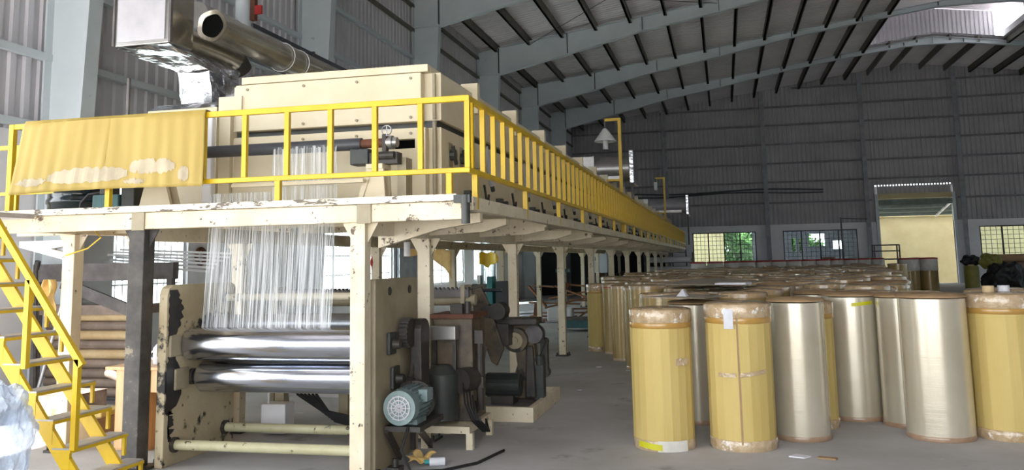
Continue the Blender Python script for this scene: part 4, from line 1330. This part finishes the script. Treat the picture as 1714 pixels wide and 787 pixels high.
words = ['grey wrapped tube at the bottom of the rack stack', 'second grey tube from the bottom of the rack stack', 'third grey tube from the bottom of the rack stack',
         'fourth grey tube from the bottom of the rack stack', 'tan tube in the middle of the rack stack', 'grey tube between two tan tubes in the middle of the rack',
         'second tan tube from the top of the rack stack', 'grey tube just below the topmost tan tube in the rack', 'yellowish tan tube on top of the rack stack']
for i, m in enumerate(names):
    r = .058
    t = thing('paper_tube', words[i], 'tube', (-7.8, 9.6, zt), 'tubes lying in the rack')
    MB().cyl((-8.48, 9.6 + .015 * (i % 2), zt), (-7.17, 9.6 + .015 * (i % 2), zt), r, n=20).build('tube', m, t, smooth=True)
    MB().cyl((-7.17, 9.6 + .015 * (i % 2), zt), (-7.165, 9.6 + .015 * (i % 2), zt), r * .6, n=16).build('core', 'void', t)  # black disc paints the shade in the open tube end
    zt += .117
for i in range(6):
    b = MB().bar((-8.4 + .02 * i, 10.5 + .1 * (i % 3), 1.74 + .035 * i), (-7.0 + .03 * i, 10.9 + .08 * i, 1.58 + .05 * i), .05, .03)
    tag(b.build('white_profile', 'white_paint'), 'long white strip leaning over the top of the tube rack', 'strip', 'white strips over the rack')

wbk = MB().prism([(-6.66, 1.93), (-6.66, 1.87), (-6.05, 1.72), (-6.05, 1.79), (-6.3, 1.85), (-6.12, 1.88), (-6.05, 1.93)], 'y', 7.12, 7.2)
tag(wbk.build('wall_bracket', 'white_paint'), 'white triangular bracket under the platform beside the cream post', 'bracket')
for i, (a, b, m, lab) in enumerate([((-7.85, 8.7, .02), (-7.37, 8.7, 1.72), 'steel', 'thin silver pole leaning behind the cream post'),
                                    ((-8.3, 9.25, .3), (-8.2, 9.05, 1.66), 'black', 'dark bar leaning against the left wall')]):
    o = thing('leaning_pole', lab, 'pole', a)
    MB().cyl((a[0], a[1], .02), b, .022, n=12).build('shaft', m, o, smooth=True)
    MB().cyl(b, (b[0] + .03, b[1] - .01, b[2] + .1), .034, n=12).build('grip', 'black', o, smooth=True)
rg2 = MB().grid(lambda u, v: (-6.09 - .1 * u + .02 * math.sin(9 * v + 4 * u), 6.95 + .03 * math.sin(8 * u + 3 * v), 1.22 + .34 * v), 10, 14)
tag(rg2.build('hanging_rag', 'cloth_y', smooth=True, recalc=False, solid=.006), 'orange yellow rag hanging on the cream post', 'rag')
tag(MB().tube([(-6.0, 6.97, 1.78), (-5.7, 6.9, 1.84), (-5.4, 6.7, 1.93), (-5.3, 6.5, 1.97)], .006, 5).build('yellow_string', 'yellow'), 'thin yellow string tied to the cream post', 'string')
for (y, z, lab) in ((13.38, 1.83, 'dark ring hanging on the white wall left of the film'), (23.3, 1.82, 'small grey ring on the wall behind the right machine plate')):
    b = MB().tube([(XL + .03, y + .13 * math.cos(a), z + .13 * math.sin(a)) for a in [2 * math.pi * i / 24 for i in range(25)]], .035, 8)
    tag(b.build('wall_ring', 'rust', smooth=True), lab, 'ring')
# cartons and boards behind the stair
for i, (x, y, w, d, h, m, lab) in enumerate([(-6.2, 7.6, .6, .5, .22, 'brown_card', 'flat brown carton on the floor behind the stair'),
                                             (-6.25, 7.65, .66, .4, .05, 'card', 'pale yellow card sheet lying on the brown carton'),
                                             (-6.9, 8.2, .5, .5, .34, 'rubble', 'dusty brown sack like box left of the desk'),
                                             (-5.75, 7.9, .25, .3, .3, 'brown_card', 'small brown carton against the desk')]):
    z = .222 if i == 1 else 0
    b = thing('carton', lab, 'carton', (x, y, z))
    MB().box(x - w / 2, x + w / 2, y - d / 2, y + d / 2, z, z + h).build('box_body', m, b, bevel=.01)
    if i != 1:
        MB().box(x - w / 2, x - .005, y - d / 2, y + d / 2, z + h, z + h + .006).build('flap', m, b)
        MB().box(x + .005, x + w / 2, y - d / 2, y + d / 2, z + h, z + h + .006).build('flap', m, b)
tag(MB().cyl((-7.0, 8.9, .45), (-5.9, 8.35, .3), .05, n=14).build('long_tube', 'tube_grey', smooth=True), 'shiny purple grey tube slanting behind the desk', 'tube')

# ================================================================== UNDER THE PLATFORM, FURTHER BACK
vm = thing('turquoise_valve_machine', 'turquoise flanged valve machine standing behind the posts', 'machine', (-4.6, 17, 0))
MB().box(-4.62, -4.5, 16.85, 17.15, .75, 1.35).build('flange_plate', 'teal', vm, bevel=.01)
MB().cyl((-4.95, 17, 1.05), (-4.62, 17, 1.05), .16, n=20).cyl((-4.8, 17, 1.2), (-4.8, 17, 1.38), .06, n=12).build('valve_body', 'galv', vm, smooth=True)
MB().box(-4.45, -4.2, 16.9, 17.3, .55, 1.25).build('control_panel', 'dark_grey', vm)
MB().box(-4.9, -4.2, 16.8, 17.3, 0, .55).build('base', 'motor_black', vm)
wpile = []
W = [(-5.3, 23.2, .12, -4.0, 23.0, .12), (-5.1, 23.6, .18, -3.5, 23.4, .2), (-5.3, 23.0, .5, -3.9, 23.1, .45), (-4.7, 22.8, .62, -3.3, 22.9, .85), (-4.5, 22.7, .95, -3.5, 22.6, .6),
     (-5.3, 23.0, .95, -4.8, 22.9, .4), (-5.2, 23.1, .96, -4.6, 23.1, .92), (-4.6, 23.3, .3, -3.4, 23.2, .32), (-4.9, 22.6, .05, -3.6, 22.5, .05), (-4.35, 22.9, 1.0, -3.6, 23, .92),
     (-4.4, 23.2, .72, -4.15, 22.7, 1.02), (-5.2, 23.3, .06, -5.0, 22.6, .5), (-4.2, 23.4, .55, -3.2, 23.2, .5), (-4.9, 23.2, .34, -3.7, 23.35, .62), (-3.9, 22.7, .1, -3.3, 22.8, .5)]
W = [(q[0], q[1] + .75, q[2], q[3], q[4] + .75, q[5]) for q in W]
for i, q in enumerate(W):
    b = MB().bar(q[:3], q[3:], .12 if i % 3 else .2, .04)
    tag(b.build('wood_plank', 'wood'), 'brown plank in the broken wood heap between the platform posts', 'plank', 'broken planks under the platform')
tag(MB().box(-4.7, -4.0, 23.2, 23.5, .0, .38).build('white_sack', 'plaster', bevel=.06), 'pale sack under the heap of broken planks', 'sack')
sc_ = thing('platform_scale', 'teal platform scale with an upright column beside the tan rolls', 'scale', (-3.3, 20.5, 0))
MB().box(-3.8, -2.75, 20.2, 20.9, .08, .26).build('base', 'teal_dull', sc_, bevel=.01)
MB().box(-3.82, -2.73, 20.18, 20.92, .26, .3).build('weighing_plate', 'rack', sc_)
MB().box(-3.82, -3.7, 20.45, 20.65, .3, 1.36).build('column', 'teal_dull', sc_, bevel=.01)
MB().box(-3.9, -3.6, 20.42, 20.68, 1.36, 1.44).build('beam_head', 'teal_dull', sc_)
for (x, y) in ((-3.8, 20.3), (-3.8, 20.8), (-2.8, 20.3), (-2.8, 20.8)):
    MB().cyl((x, y - .03, .05), (x, y + .03, .05), .05, n=14).build('wheel', 'black', sc_)
for i, (x, y, a) in enumerate([(-5.6, 25.5, .3), (-5.0, 24.4, 1.2), (-6.2, 27, .7), (-5.9, 24.0, .1)]):
    c, s_ = math.cos(a) * .45, math.sin(a) * .45
    b = MB().grid(lambda u, v: (x + (u - .5) * c * 2 - (v - .5) * s_, y + (u - .5) * s_ * 2 + (v - .5) * c, .02 + .03 * abs(math.sin(6 * u + i)) + .02 * math.sin(5 * v) ** 2), 10, 6)
    tag(b.build('paper_scrap', 'paper', recalc=False, solid=.004), 'white scrap sheet lying on the bright floor behind the posts', 'paper', 'white scraps on the floor')
# grey partition door and black panels near the left wall
dd = thing('grey_door_leaf', 'grey metal door leaf standing between the bright left windows', 'door', (-8.6, 23.5, 0))
MB().box(-8.72, -8.66, 22.6, 24.4, .02, 2.2).build('leaf', 'door_grey', dd)
MB().box(-8.66, -8.62, 24.15, 24.2, 1.0, 1.2).build('handle', 'black', dd)
for i, (x, y0, w, h, lab) in enumerate([(-8.1, 40.5, 2.0, 2.3, 'tall black cabinet at the end of the bright windows'), (-6.2, 40.5, 1.8, 2.3, 'second black cabinet right of the first under the far platform'),
                                        (-4.5, 46.5, 3.2, 2.6, 'wide dark cabinet wall beneath the far end of the platform')]):
    b = thing('dark_cabinet', lab, 'cabinet', (x, y0, 0))
    MB().box(x - w / 2, x + w / 2, y0, y0 + .2, .02, h).build('panel_board', 'dark_door', b)  # flat dark board between two posts
    for q in (-1, 1):
        MB().box(x + q * (w / 2 - .05) - .05, x + q * (w / 2 - .05) + .05, y0 - .05, y0, 0, h).build('frame_post', 'dark_grey', b)
bx_ = thing('white_switch_box', 'pale blue grey electric box on a stand under the far platform', 'electric box', (-5.0, 36, 0))
MB().box(-5.35, -4.7, 36, 36.3, 1.1, 1.95).build('cabinet', 'frame', bx_, bevel=.01)
MB().box(-5.2, -5.1, 35.98, 36, 1.6, 1.75).build('label_plate', 'motor_black', bx_)
MB().box(-5.3, -5.22, 36.1, 36.2, 0, 1.1).box(-4.83, -4.75, 36.1, 36.2, 0, 1.1).build('stand', 'rack', bx_)
cl2 = thing('clutter_bench', 'dark workbench piled with odds and ends under the far platform', 'bench', (-4.6, 38.35, 0))
MB().box(-5.9, -3.4, 38.35, 39.05, .78, .84).build('bench_top', 'dark_grey', cl2)
for (x, y) in ((-5.8, 38.45), (-3.5, 38.45), (-5.8, 38.95), (-3.5, 38.95)):
    MB().box(x - .04, x + .04, y - .04, y + .04, 0, .78).build('leg', 'rack', cl2)
for i in range(7):
    x = -5.7 + i * .34
    h = .15 + .2 * ((i * 37) % 5) / 5
    b = thing('bench_parcel', ['dark parcel on the cluttered bench', 'reddish parcel on the cluttered bench', 'brown parcel on the cluttered bench'][i % 3], 'parcel', (x, 38.65, .841), 'parcels on the far bench')
    MB().box(x - .13, x + .13, 38.5, 38.85, .841, .841 + h).build('parcel_body', ['black', 'rust', 'rubble'][i % 3], b, bevel=.03)
    MB().box(x - .02, x + .02, 38.5, 38.86, .84, .845 + h).build('strap', 'tarp', b)
wr_ = thing('long_roll_rack', 'rack with long white rolls lying across it at the far end of the platform', 'rack', (-2.5, 41, 0))
for z in (.55, 1.0, 1.45):
    MB().box(-3.6, -1.4, 41.0, 41.08, z - .03, z).build('crossbar', 'rack', wr_)
for x in (-3.6, -1.4):
    MB().box(x - .04, x + .04, 41.0, 41.7, 0, 1.9).build('upright', 'rack', wr_)
for i, z in enumerate((.7, 1.12, 1.56)):
    b = thing('white_roll', ['lowest long white roll on the far rack', 'middle long white roll on the far rack', 'upper long grey white roll on the far rack'][i], 'roll', (-2.5, 41.3, z), 'white rolls on the far rack')
    MB().cyl((-3.5, 41.2, z), (-1.5, 41.2, z), .14, n=20).build('roll_body', 'plaster', b, smooth=True)
    MB().cyl((-1.5, 41.2, z), (-1.42, 41.2, z), .05, n=12).build('roll_core', 'tube_tan', b)
# end stair of the platform
es = thing('end_ladder', 'grey ladder stair at the far end of the platform', 'ladder', (-1.6, 45.8, 0))
for x in (-2.6, -1.9):
    MB().bar((x, 47.2, 0), (x, 45.6, 2.2), .06, .1).build('stringer', 'rack', es)
for k in range(8):
    MB().box(-2.6, -1.9, 47.0 - .2 * k - .08, 47.0 - .2 * k + .08, .24 * (k + 1), .24 * (k + 1) + .03).build('rung', 'rack', es)
# yellow tarp tied under the platform
tp = MB().grid(lambda u, v: (-5.6 + .5 * u, 19.8 + .1 * math.sin(5 * u), 1.86 - .34 * v * (1 - .55 * abs(u - .35)) + .02 * math.sin(14 * u)), 14, 8)
tag(tp.build('yellow_plastic', 'yellow', smooth=True, recalc=False, solid=.005), 'yellow plastic sheet tied up under the platform beams', 'plastic sheet')
tb = MB().grid(lambda u, v: (-5.5 + .9 * u, 14.6 + .15 * math.sin(4 * u), 1.87 - (.08 + .45 * u ** 3) * v + .03 * math.sin(11 * u + 4 * v)), 16, 8)
tag(tb.build('hanging_tarp', 'cloth_y', smooth=True, recalc=False, solid=.005), 'torn pale tarp hanging from the platform beams behind the right plate', 'tarp')
tag(MB().cyl((-3.25, 8.7, 1.72), (-3.25, 8.7, 1.87), .035, n=14).build('pipe_stub', 'white_paint', smooth=True), 'short white pipe stub under the platform beam', 'pipe')

# ================================================================== JUMBO ROLLS
BR, BH = .27, 1.25


def band(z0, z1, r, n=40):
    return MB().lathe([(r - .004, z0), (r, z0 + .006), (r, z1 - .006), (r - .004, z1), (r - .02, z1), (r - .02, z0)], n=n, wob=lambda a, z: 1 + .004 * math.sin(7 * a + 9 * z) + .004 * math.sin(17 * a))


def lid(r, z, drop, n=40):
    return MB().lathe([(.05, z - .02), (.05, z + .012), (r * .6, z + .016), (r * .93, z + .008), (r + .004, z - .006), (r + .006, z - drop), (r - .01, z - drop)], n=n,
                      wob=lambda a, zz: 1 + .006 * math.sin(5 * a + 1) + .005 * math.sin(13 * a))


ROLL = {}
def proto_roll(kind):
    t = bpy.data.objects.new('jumbo_roll', None)
    t.empty_display_size = .1
    COL.objects.link(t)
    t['category'] = 'roll'
    if kind == 'card':
        w = lambda a, z: 1 + .012 * math.cos(5 * a + .4) + .008 * math.sin(7 * a)
        body = MB().lathe([(.06, .0), (BR + .002, 0), (BR + .004, BH - .02), (.06, BH - .02)], n=22, wob=w).build('cardboard_wrap', 'card', t)
        band(BH - .12, BH - .004, BR + .014).build('top_tape', 'clear_tape', t, smooth=True)
        band(BH - .17, BH - .115, BR + .01).build('brown_tape', 'brown_tape', t, smooth=True)
        band(.0, .09, BR + .01).build('bottom_tape', 'clear_tape', t, smooth=True)
        lid(BR + .004, BH, .015).build('paper_lid', 'cap_tape', t, smooth=True)
    elif kind in ('film', 'tan'):
        body = MB().lathe([(.06, .0), (BR - .004, 0), (BR, .005), (BR, BH - .03), (.06, BH - .03)], n=56).build('film_winding', 'film' if kind == 'film' else 'film_tan', t, smooth=True)
        lid(BR + .006, BH, .05 if kind == 'tan' else .02).build('cardboard_lid', 'brown_card' if kind == 'film' else 'cap_tape', t, smooth=True)
        band(0, .045, BR + .004).build('bottom_tape', 'clear_tape' if kind == 'tan' else 'film_foot', t, smooth=True)
    elif kind == 'red':
        MB().lathe([(.06, .0), (BR, 0), (BR, BH - .08), (.06, BH - .08)], n=40).build('film_winding', 'film_tan', t, smooth=True)
        band(BH - .42, BH - .03, BR + .006).build('shiny_wrap', 'white_tape', t, smooth=True)
        lid(BR + .012, BH, .04).build('red_lid', 'red_cap', t, smooth=True)
    return t


def place_roll(kind, x, y, r, h, label, group=None, rz=None):
    rz = rng.uniform(0, 6.28) if rz is None else rz
    if kind not in ROLL:
        t = proto_roll(kind)
        ROLL[kind] = (t, list(t.children))
        t.location = (x, y, 0)
        t.rotation_euler = (0, 0, rz)
        t.scale = (r / BR, r / BR, h / BH)
    else:
        src, parts = ROLL[kind]
        t = src.copy()
        COL.objects.link(t)
        t.location = (x, y, 0)
        t.rotation_euler = (0, 0, rz)
        t.scale = (r / BR, r / BR, h / BH)
        for ch in parts:           # only the roll's own parts, not the tape marks of one roll
            c = ch.copy()
            COL.objects.link(c)
            c.parent = t
    t['label'] = label
    t['category'] = 'roll'
    if group:
        t['group'] = group
    elif 'group' in t:
        del t['group']
    placed.append((x, y, r))
    return t


placed = []
NG = 'jumbo rolls standing in the front rows'
near = [('card', -.59, 8.05, .264, 1.2, 'yellow cardboard wrapped roll at the front left with a lime tape mark at its foot'),
        ('film', -.33, 9.3, .26, 1.2, 'pale film roll squeezed between the two front cardboard wrapped rolls'),
        ('card', .09, 8.15, .282, 1.24, 'yellow cardboard wrapped roll with a vertical seam, second from front left'),
        ('film', .62, 8.6, .25, 1.25, 'glossy pale film roll standing right beside the seamed cardboard roll'),
        ('card', .74, 9.2, .27, 1.2, 'cardboard wrapped roll peeping out behind the glossy pale film roll'),
        ('film', 1.24, 9.69, .278, 1.25, 'glossy film roll with a lime yellow tape near its top'),
        ('tan', 1.5, 10.45, .27, 1.24, 'tan roll half hidden behind the film roll with lime tape'),
        ('film', 1.71, 9.36, .27, 1.25, 'film roll hidden behind the big bright film roll at the right'),
        ('card', 1.94, 10.0, .26, 1.24, 'cardboard wrapped roll as a sliver left of the big bright film roll'),
        ('film', 1.83, 8.78, .287, 1.27, 'big bright silvery film roll left of the right edge cardboard roll'),
        ('card', 2.44, 8.9, .3, 1.27, 'yellow cardboard wrapped roll cut by the right edge of the picture'),
        ('card', 2.62, 9.55, .3, 1.28, 'roll with brown lid behind the cardboard roll at the right edge'),
        ('card', -2.29, 16.03, .19, 1.2, 'slim olive yellow roll at the left end by the platform posts'),
        ('tan', -1.97, 15.6, .17, 1.21, 'narrow tan roll with red tape squeezed behind two slim rolls'),
        ('tan', -1.67, 14.6, .19, 1.21, 'slim tan taped roll second from the platform posts'),
        ('tan', -1.1, 12.9, .27, 1.26, 'tan taped roll right behind the front left cardboard roll')]
front_rz = {0: 2.2, 2: 1.0}
roots = []
for i, (k, x, y, r, h, lab) in enumerate(near):
    roots.append(place_roll(k, x, y, r, h, lab, NG, rz=front_rz.get(i)))


def attach(o, root):
    """a part built in world coordinates, brought into the placed roll's own space"""
    m = (Matrix.Translation(root.location) @ Matrix.Rotation(root.rotation_euler.z, 4, 'Z') @ Matrix.Diagonal((*root.scale, 1))).inverted()
    o.data.transform(m)
    o.parent = root


def patch(cx, cy, r, a0, a1, z0, z1, name, m, root, skew=0):
    n = 12
    mb = MB()
    vs = []
    for i in range(n + 1):
        a = math.radians(a0 + (a1 - a0) * i / n)
        dz = skew * i / n
        vs += [(cx + r * math.cos(a), cy + r * math.sin(a), z0 + dz), (cx + r * math.cos(a), cy + r * math.sin(a), z1 + dz)]
    mb._add(vs, [(2 * i, 2 * i + 2, 2 * i + 3, 2 * i + 1) for i in range(n)])
    o = mb.build(name, m, None, recalc=False)
    attach(o, root)


R_ = [(x, y, r) for (_, x, y, r, _, _) in near]
patch(*R_[0][:2], R_[0][2] + .016, 222, 270, .03, .08, 'lime_tape', 'lime_tape', roots[0], skew=-.02)
patch(*R_[0][:2], R_[0][2] + .015, 262, 318, .0, .09, 'white_tape', 'white_tape', roots[0])
patch(*R_[0][:2], R_[0][2] + .015, 300, 330, .72, .78, 'tape_strip', 'clear_tape', roots[0])
patch(*R_[2][:2], R_[2][2] + .012, 230, 262, .62, .655, 'tape_strip', 'clear_tape', roots[2])
patch(*R_[2][:2], R_[2][2] + .012, 268, 316, .62, .655, 'tape_strip', 'clear_tape', roots[2], skew=.03)
patch(*R_[2][:2], R_[2][2] + .0125, 266, 269, .06, 1.2, 'seam', 'brown_card', roots[2])
patch(*R_[2][:2], R_[2][2] + .018, 246, 262, 1.03, 1.2, 'label_sheet', 'paper', roots[2])
patch(*R_[5][:2], R_[5][2] + .004, 266, 312, 1.13, 1.165, 'lime_tape', 'lime_tape', roots[5], skew=.02)
patch(*R_[13][:2], R_[13][2] + .006, 200, 300, 1.15, 1.185, 'red_tape', 'red_cap', roots[13])
patch(*R_[6][:2], R_[6][2] + .01, 230, 300, 1.1, 1.2, 'tape_strip', 'clear_tape', roots[6])


for i in range(13):
    f = i / 12
    place_roll('red', -.95 + 7.3 * f, 33.4 + 6.6 * f + .15 * (i % 2), .29, 1.47, 'red capped roll, %s from the left in the rearmost row of the field' % ('first second third fourth fifth sixth seventh eighth ninth tenth eleventh twelfth last'.split()[i]), 'red capped rolls in the rearmost row')


def pw(y, tbl):
    for (y0, v0), (y1, v1) in zip(tbl[:-1], tbl[1:]):
        if y <= y1:
            return v0 + (v1 - v0) * (y - y0) / (y1 - y0)
    return tbl[-1][1]


LB = [(9.5, -.35), (10.5, -.55), (12, -1.15), (14, -1.3), (15, -1.25), (16.4, -1.9), (18, -2.3), (21, -2.45), (27, -2.35), (32.5, -1.3), (36, .6), (45, 6)]
RB_ = [(9.5, 1.3), (11.5, 2.05), (15.8, 2.75), (25.5, 4.3), (36, 5.6), (45, 6.4)]
cand = []
y = 10.0
row = 0
while y < 44:
    st = .62 if y < 16 else (.72 if y < 27 else .86)
    x = pw(y, LB) + (st / 2 if row % 2 else 0)
    while x <= pw(y, RB_):
        cand.append((x + rng.uniform(-.03, .03), y + rng.uniform(-.04, .04), y))
        x += st
    y += st * .95
    row += 1
count = 0
rank = {}
ORD = 'first second third fourth fifth sixth seventh eighth ninth tenth eleventh twelfth'.split()
for (x, y, y0) in cand:
    if count >= 280:
        break
    r = rng.choice((.25, .265, .28)) if y > 10.5 else .26
    if any((x - a) ** 2 + (y - b) ** 2 < (r + c + .03) ** 2 for a, b, c in placed):
        continue
    if y > 34 + (x + .95) * .9:
        continue
    back = False
    if back:
        place_roll('red', x, y, r, rng.uniform(1.27, 1.34), 'tan roll with a red cap in the far rear rows of the roll field', 'red capped rolls at the rear')
    else:
        k = rng.choice(('tan', 'tan', 'tan', 'card', 'film'))
        lab = {'tan': 'tan roll with a taped lid packed in the middle of the roll field', 'card': 'yellow cardboard wrapped roll packed in the middle of the roll field',
               'film': 'pale film roll with a brown lid packed in the middle of the roll field'}[k]
        kind_word = {'tan': 'tan taped roll', 'card': 'cardboard wrapped roll', 'film': 'pale film roll'}[k]
        if y0 < 16:
            rank[y0] = rank.get(y0, 0) + 1
            lab = '%s, %s from the left in rank %s behind the front rolls' % (kind_word, ORD[rank[y0] - 1], ORD[list(rank).index(y0)])
        else:
            f = (x - pw(y, LB)) / (pw(y, RB_) - pw(y, LB))
            lab = '%s in the %s third of the roll field, %s' % (kind_word, 'left' if f < .34 else 'middle' if f < .67 else 'right',
                                                             'halfway back' if y < 22 else 'well back' if y < 28 else 'towards the red capped rolls')
        place_roll(k, x, y, r, rng.uniform(1.2, 1.28), lab, 'rolls packed in the middle of the field')
    count += 1
for (x, y, r, lab) in ((7.04, 37.0, .36, 'tall tan roll with red cap, left of three before the far doorway'),
                       (7.42, 38.0, .32, 'tall tan roll with red cap, middle of three before the far doorway'),
                       (7.8, 37.3, .33, 'tall tan roll with red cap, right of three before the far doorway')):
    place_roll('red', x, y, r, 1.46, lab, 'tall red capped rolls')
for (x, y, r, lab) in ((5.9, 33.0, .33, 'lone tan roll right of the field before the tall red capped rolls'), (5.2, 30.5, .3, 'lone tan roll at the right rim of the roll field')):
    if not any((x - a) ** 2 + (y - b) ** 2 < (r + c + .01) ** 2 for a, b, c in placed):
        place_roll('tan', x, y, r, 1.3, lab, 'rolls at the right rim')

# sheets and scraps lying on the rolls
sh1 = MB().prism([(-.85, 11.3), (.2, 10.5), (.45, 11.8), (-.1, 14.2), (-.5, 13.6)], 'z', 1.315, 1.322)
sh1.v = [(p[0], p[1], p[2] + .03 * max(0, p[0])) for p in sh1.v]
tag(sh1.build('grey_board', 'grey_card'), 'big grey cardboard sheet lying across the roll tops', 'cardboard')
sh2 = MB().prism([(-.12, 10.42), (.22, 10.34), (.3, 10.6), (-.05, 10.7)], 'z', 1.332, 1.352)
tag(sh2.build('white_foam_strip', 'paper'), 'pale strip lying on the edge of the grey cardboard sheet', 'strip')
sh3 = MB().prism([(-.82, 8.95), (-.2, 8.5), (.02, 9.0), (-.4, 9.6)], 'z', 1.262, 1.268)
tag(sh3.build('small_grey_board', 'grey_card'), 'small grey cardboard sheet on top of the front left rolls', 'cardboard')
pp = MB()._add([(-.48, 8.85, 1.27), (-.38, 8.8, 1.27), (-.42, 8.95, 1.34), (-.36, 8.92, 1.272)], [(0, 1, 2), (1, 3, 2), (0, 2, 3), (0, 3, 1)])
tag(pp.build('folded_paper', 'paper'), 'folded white paper on the small grey cardboard sheet', 'paper')
for (x, y, m, lab) in ((2.34, 8.86, 'tube_tan', 'brown paper tape core on top of the right edge roll'), (2.48, 8.9, 'paper', 'white tape core on top of the right edge roll')):
    c = MB().lathe([(.038, 0), (.05, 0), (.05, .055), (.038, .055), (.038, 0)], (x, y, 1.2865), 24)
    tag(c.build('tape_core', m, smooth=True), lab, 'tape core')
tag(MB().prism([(.66, 7.72), (.8, 7.68), (.82, 7.74), (.68, 7.78)], 'z', .001, .012).build('card_strip', 'brown_card'), 'brown cardboard strip on the floor before the front rolls', 'cardboard')
tag(MB().prism([(.44, 7.75), (.56, 7.7), (.62, 7.78), (.5, 7.84)], 'z', .001, .01).build('film_scrap', 'paper'), 'whitish film scrap on the floor before the front rolls', 'scrap')
for i, (x, y, s) in enumerate([(-1.2, 12.0, .03), (-1.9, 11.2, .025), (-1.5, 13.2, .03), (-2.0, 13.6, .035)]):
    q = MB().prism([(x, y), (x + s * 2, y - s * .4), (x + s * 2.4, y + s), (x + s * .5, y + s * 1.2)], 'z', .001, .008)
    tag(q.build('floor_scrap', 'paper'), 'tiny white scrap on the bare floor between posts and rolls', 'scrap', 'scraps on the open floor')

# ================================================================== FAR RIGHT PILE AND RACK
for (x, y, lab) in ((9.0, 36.0, 'olive wrapped roll standing left of the dark tarpaulin heap'), (9.2, 36.85, 'second olive wrapped roll tucked beside the tarpaulin heap')):
    t = thing('olive_roll', lab, 'roll', (x, y, 0), 'olive rolls by the heap')
    MB().lathe([(.05, 0), (.25, 0), (.25, 1.1), (.22, 1.14), (.05, 1.14)], (x, y, 0), 28).build('wrap', 'olive', t, smooth=True)
    MB().lathe([(.04, 1.14), (.1, 1.14), (.1, 1.18), (.04, 1.18)], (x, y, 0), 20).build('core', 'tube_tan', t, smooth=True)


def heap(name, c, s, m, lab, cat, seed):
    bm = bmesh.new()
    bmesh.ops.create_icosphere(bm, subdivisions=4, radius=1)
    for v in bm.verts:
        p = v.co.copy()
        d = 1 + .35 * noise.noise(p * 1.7 + Vector((seed, 0, 0))) + .15 * noise.noise(p * 4.5 + Vector((0, seed, 0)))
        v.co = Vector((c[0] + p.x * d * s[0], c[1] + p.y * d * s[1], max(.0, c[2] + p.z * d * s[2])))
    me = bpy.data.meshes.new(name)
    bm.to_mesh(me)
    bm.free()
    me.materials.append(K[m])
    o = bpy.data.objects.new(name, me)
    COL.objects.link(o)
    tag(o, lab, cat)


heap('tarpaulin_heap', (10.3, 36.6, .55), (.75, .6, .75), 'tarp', 'dark crumpled tarpaulin heap beside the olive rolls', 'tarpaulin', 2)
heap('olive_sack', (9.9, 36.8, 1.3), (.4, .35, .3), 'olive', 'olive sack on top of the dark tarpaulin heap', 'sack', 9)
heap('black_sack', (9.35, 37.4, 1.3), (.32, .3, .24), 'tarp', 'small black sack left of the olive sack', 'sack', 5)
for i, (z, dx, m) in enumerate(((.2, 0, 'tube_grey'), (.5, .1, 'rubble'), (.8, -.1, 'tube_grey'), (1.1, .05, 'rubble'), (1.4, -.2, 'brown_card'))):
    t = thing('lying_roll', ['lowest', 'second', 'third', 'fourth', 'topmost'][i] + ' long dusty roll lying in the stack at the far right', 'roll', (12, 37.6, z), 'long rolls lying at the far right')
    MB().cyl((10.6 + dx, 38.0, z), (14.5 + dx, 38.0, z), .15, n=22).build('roll_wrap', m, t, smooth=True)
    MB().cyl((10.58 + dx, 38.0, z), (10.6 + dx, 38.0, z), .08, n=16).build('core', 'void', t)  # black disc as the shade inside the roll's hollow
t = MB().prism([(10.75, .1), (12.4, .1), (12.4, .25), (10.9, .85), (10.75, .8)], 'y', 35.5, 35.56)
tag(t.build('leaning_board', 'grey_card'), 'pale grey board leaning on the stack at the far right', 'board')
rk2 = thing('pipe_rack', 'thin dark metal frame rack left of the far doorway', 'rack', (7.4, 44, 0))
for x in (6.9, 8.0):
    for y in (44, 44.6):
        MB().box(x - .03, x + .03, y - .03, y + .03, 0, 2.08).build('upright', 'rack', rk2)
for z in (1.0, 1.4, 1.78, 2.06):
    for y in (44, 44.6):
        MB().box(6.87, 8.03, y - .03, y + .03, z - .03, z + .03).build('crossbar', 'rack', rk2)
pl2 = thing('tall_pole_stand', 'tall thin grey pole stand before the middle far window', 'pole', (5.9, 46, 0))
MB().cyl((5.75, 46, 0), (5.75, 46, 3.5), .04, n=10).bar((5.75, 46, 3.45), (7.0, 46, 3.38), .05, .05).build('pole', 'rack', pl2)
MB().box(5.5, 6.0, 45.75, 46.25, 0, .04).build('foot', 'rack', pl2)
wtb = thing('work_table', 'small table with a pale crate before the middle far window', 'table', (5.3, 48, 0))
MB().box(4.6, 6.6, 48, 48.8, 1.0, 1.05).build('table_top', 'dark_grey', wtb)
for (x, y) in ((4.7, 48.1), (6.5, 48.1), (4.7, 48.7), (6.5, 48.7)):
    MB().box(x - .03, x + .03, y - .03, y + .03, 0, 1.0).build('leg', 'rack', wtb)
cr = thing('pale_crate', 'pale crate on the table before the middle far window', 'crate', (5.2, 48.3, 1.05))
MB().box(4.95, 5.6, 48.1, 48.6, 1.052, 1.5).build('crate_body', 'rubble', cr, bevel=.02)
MB().box(4.93, 5.62, 48.08, 48.62, 1.5, 1.54).build('crate_lid', 'rubble', cr)
print('ROLLS', len(placed))
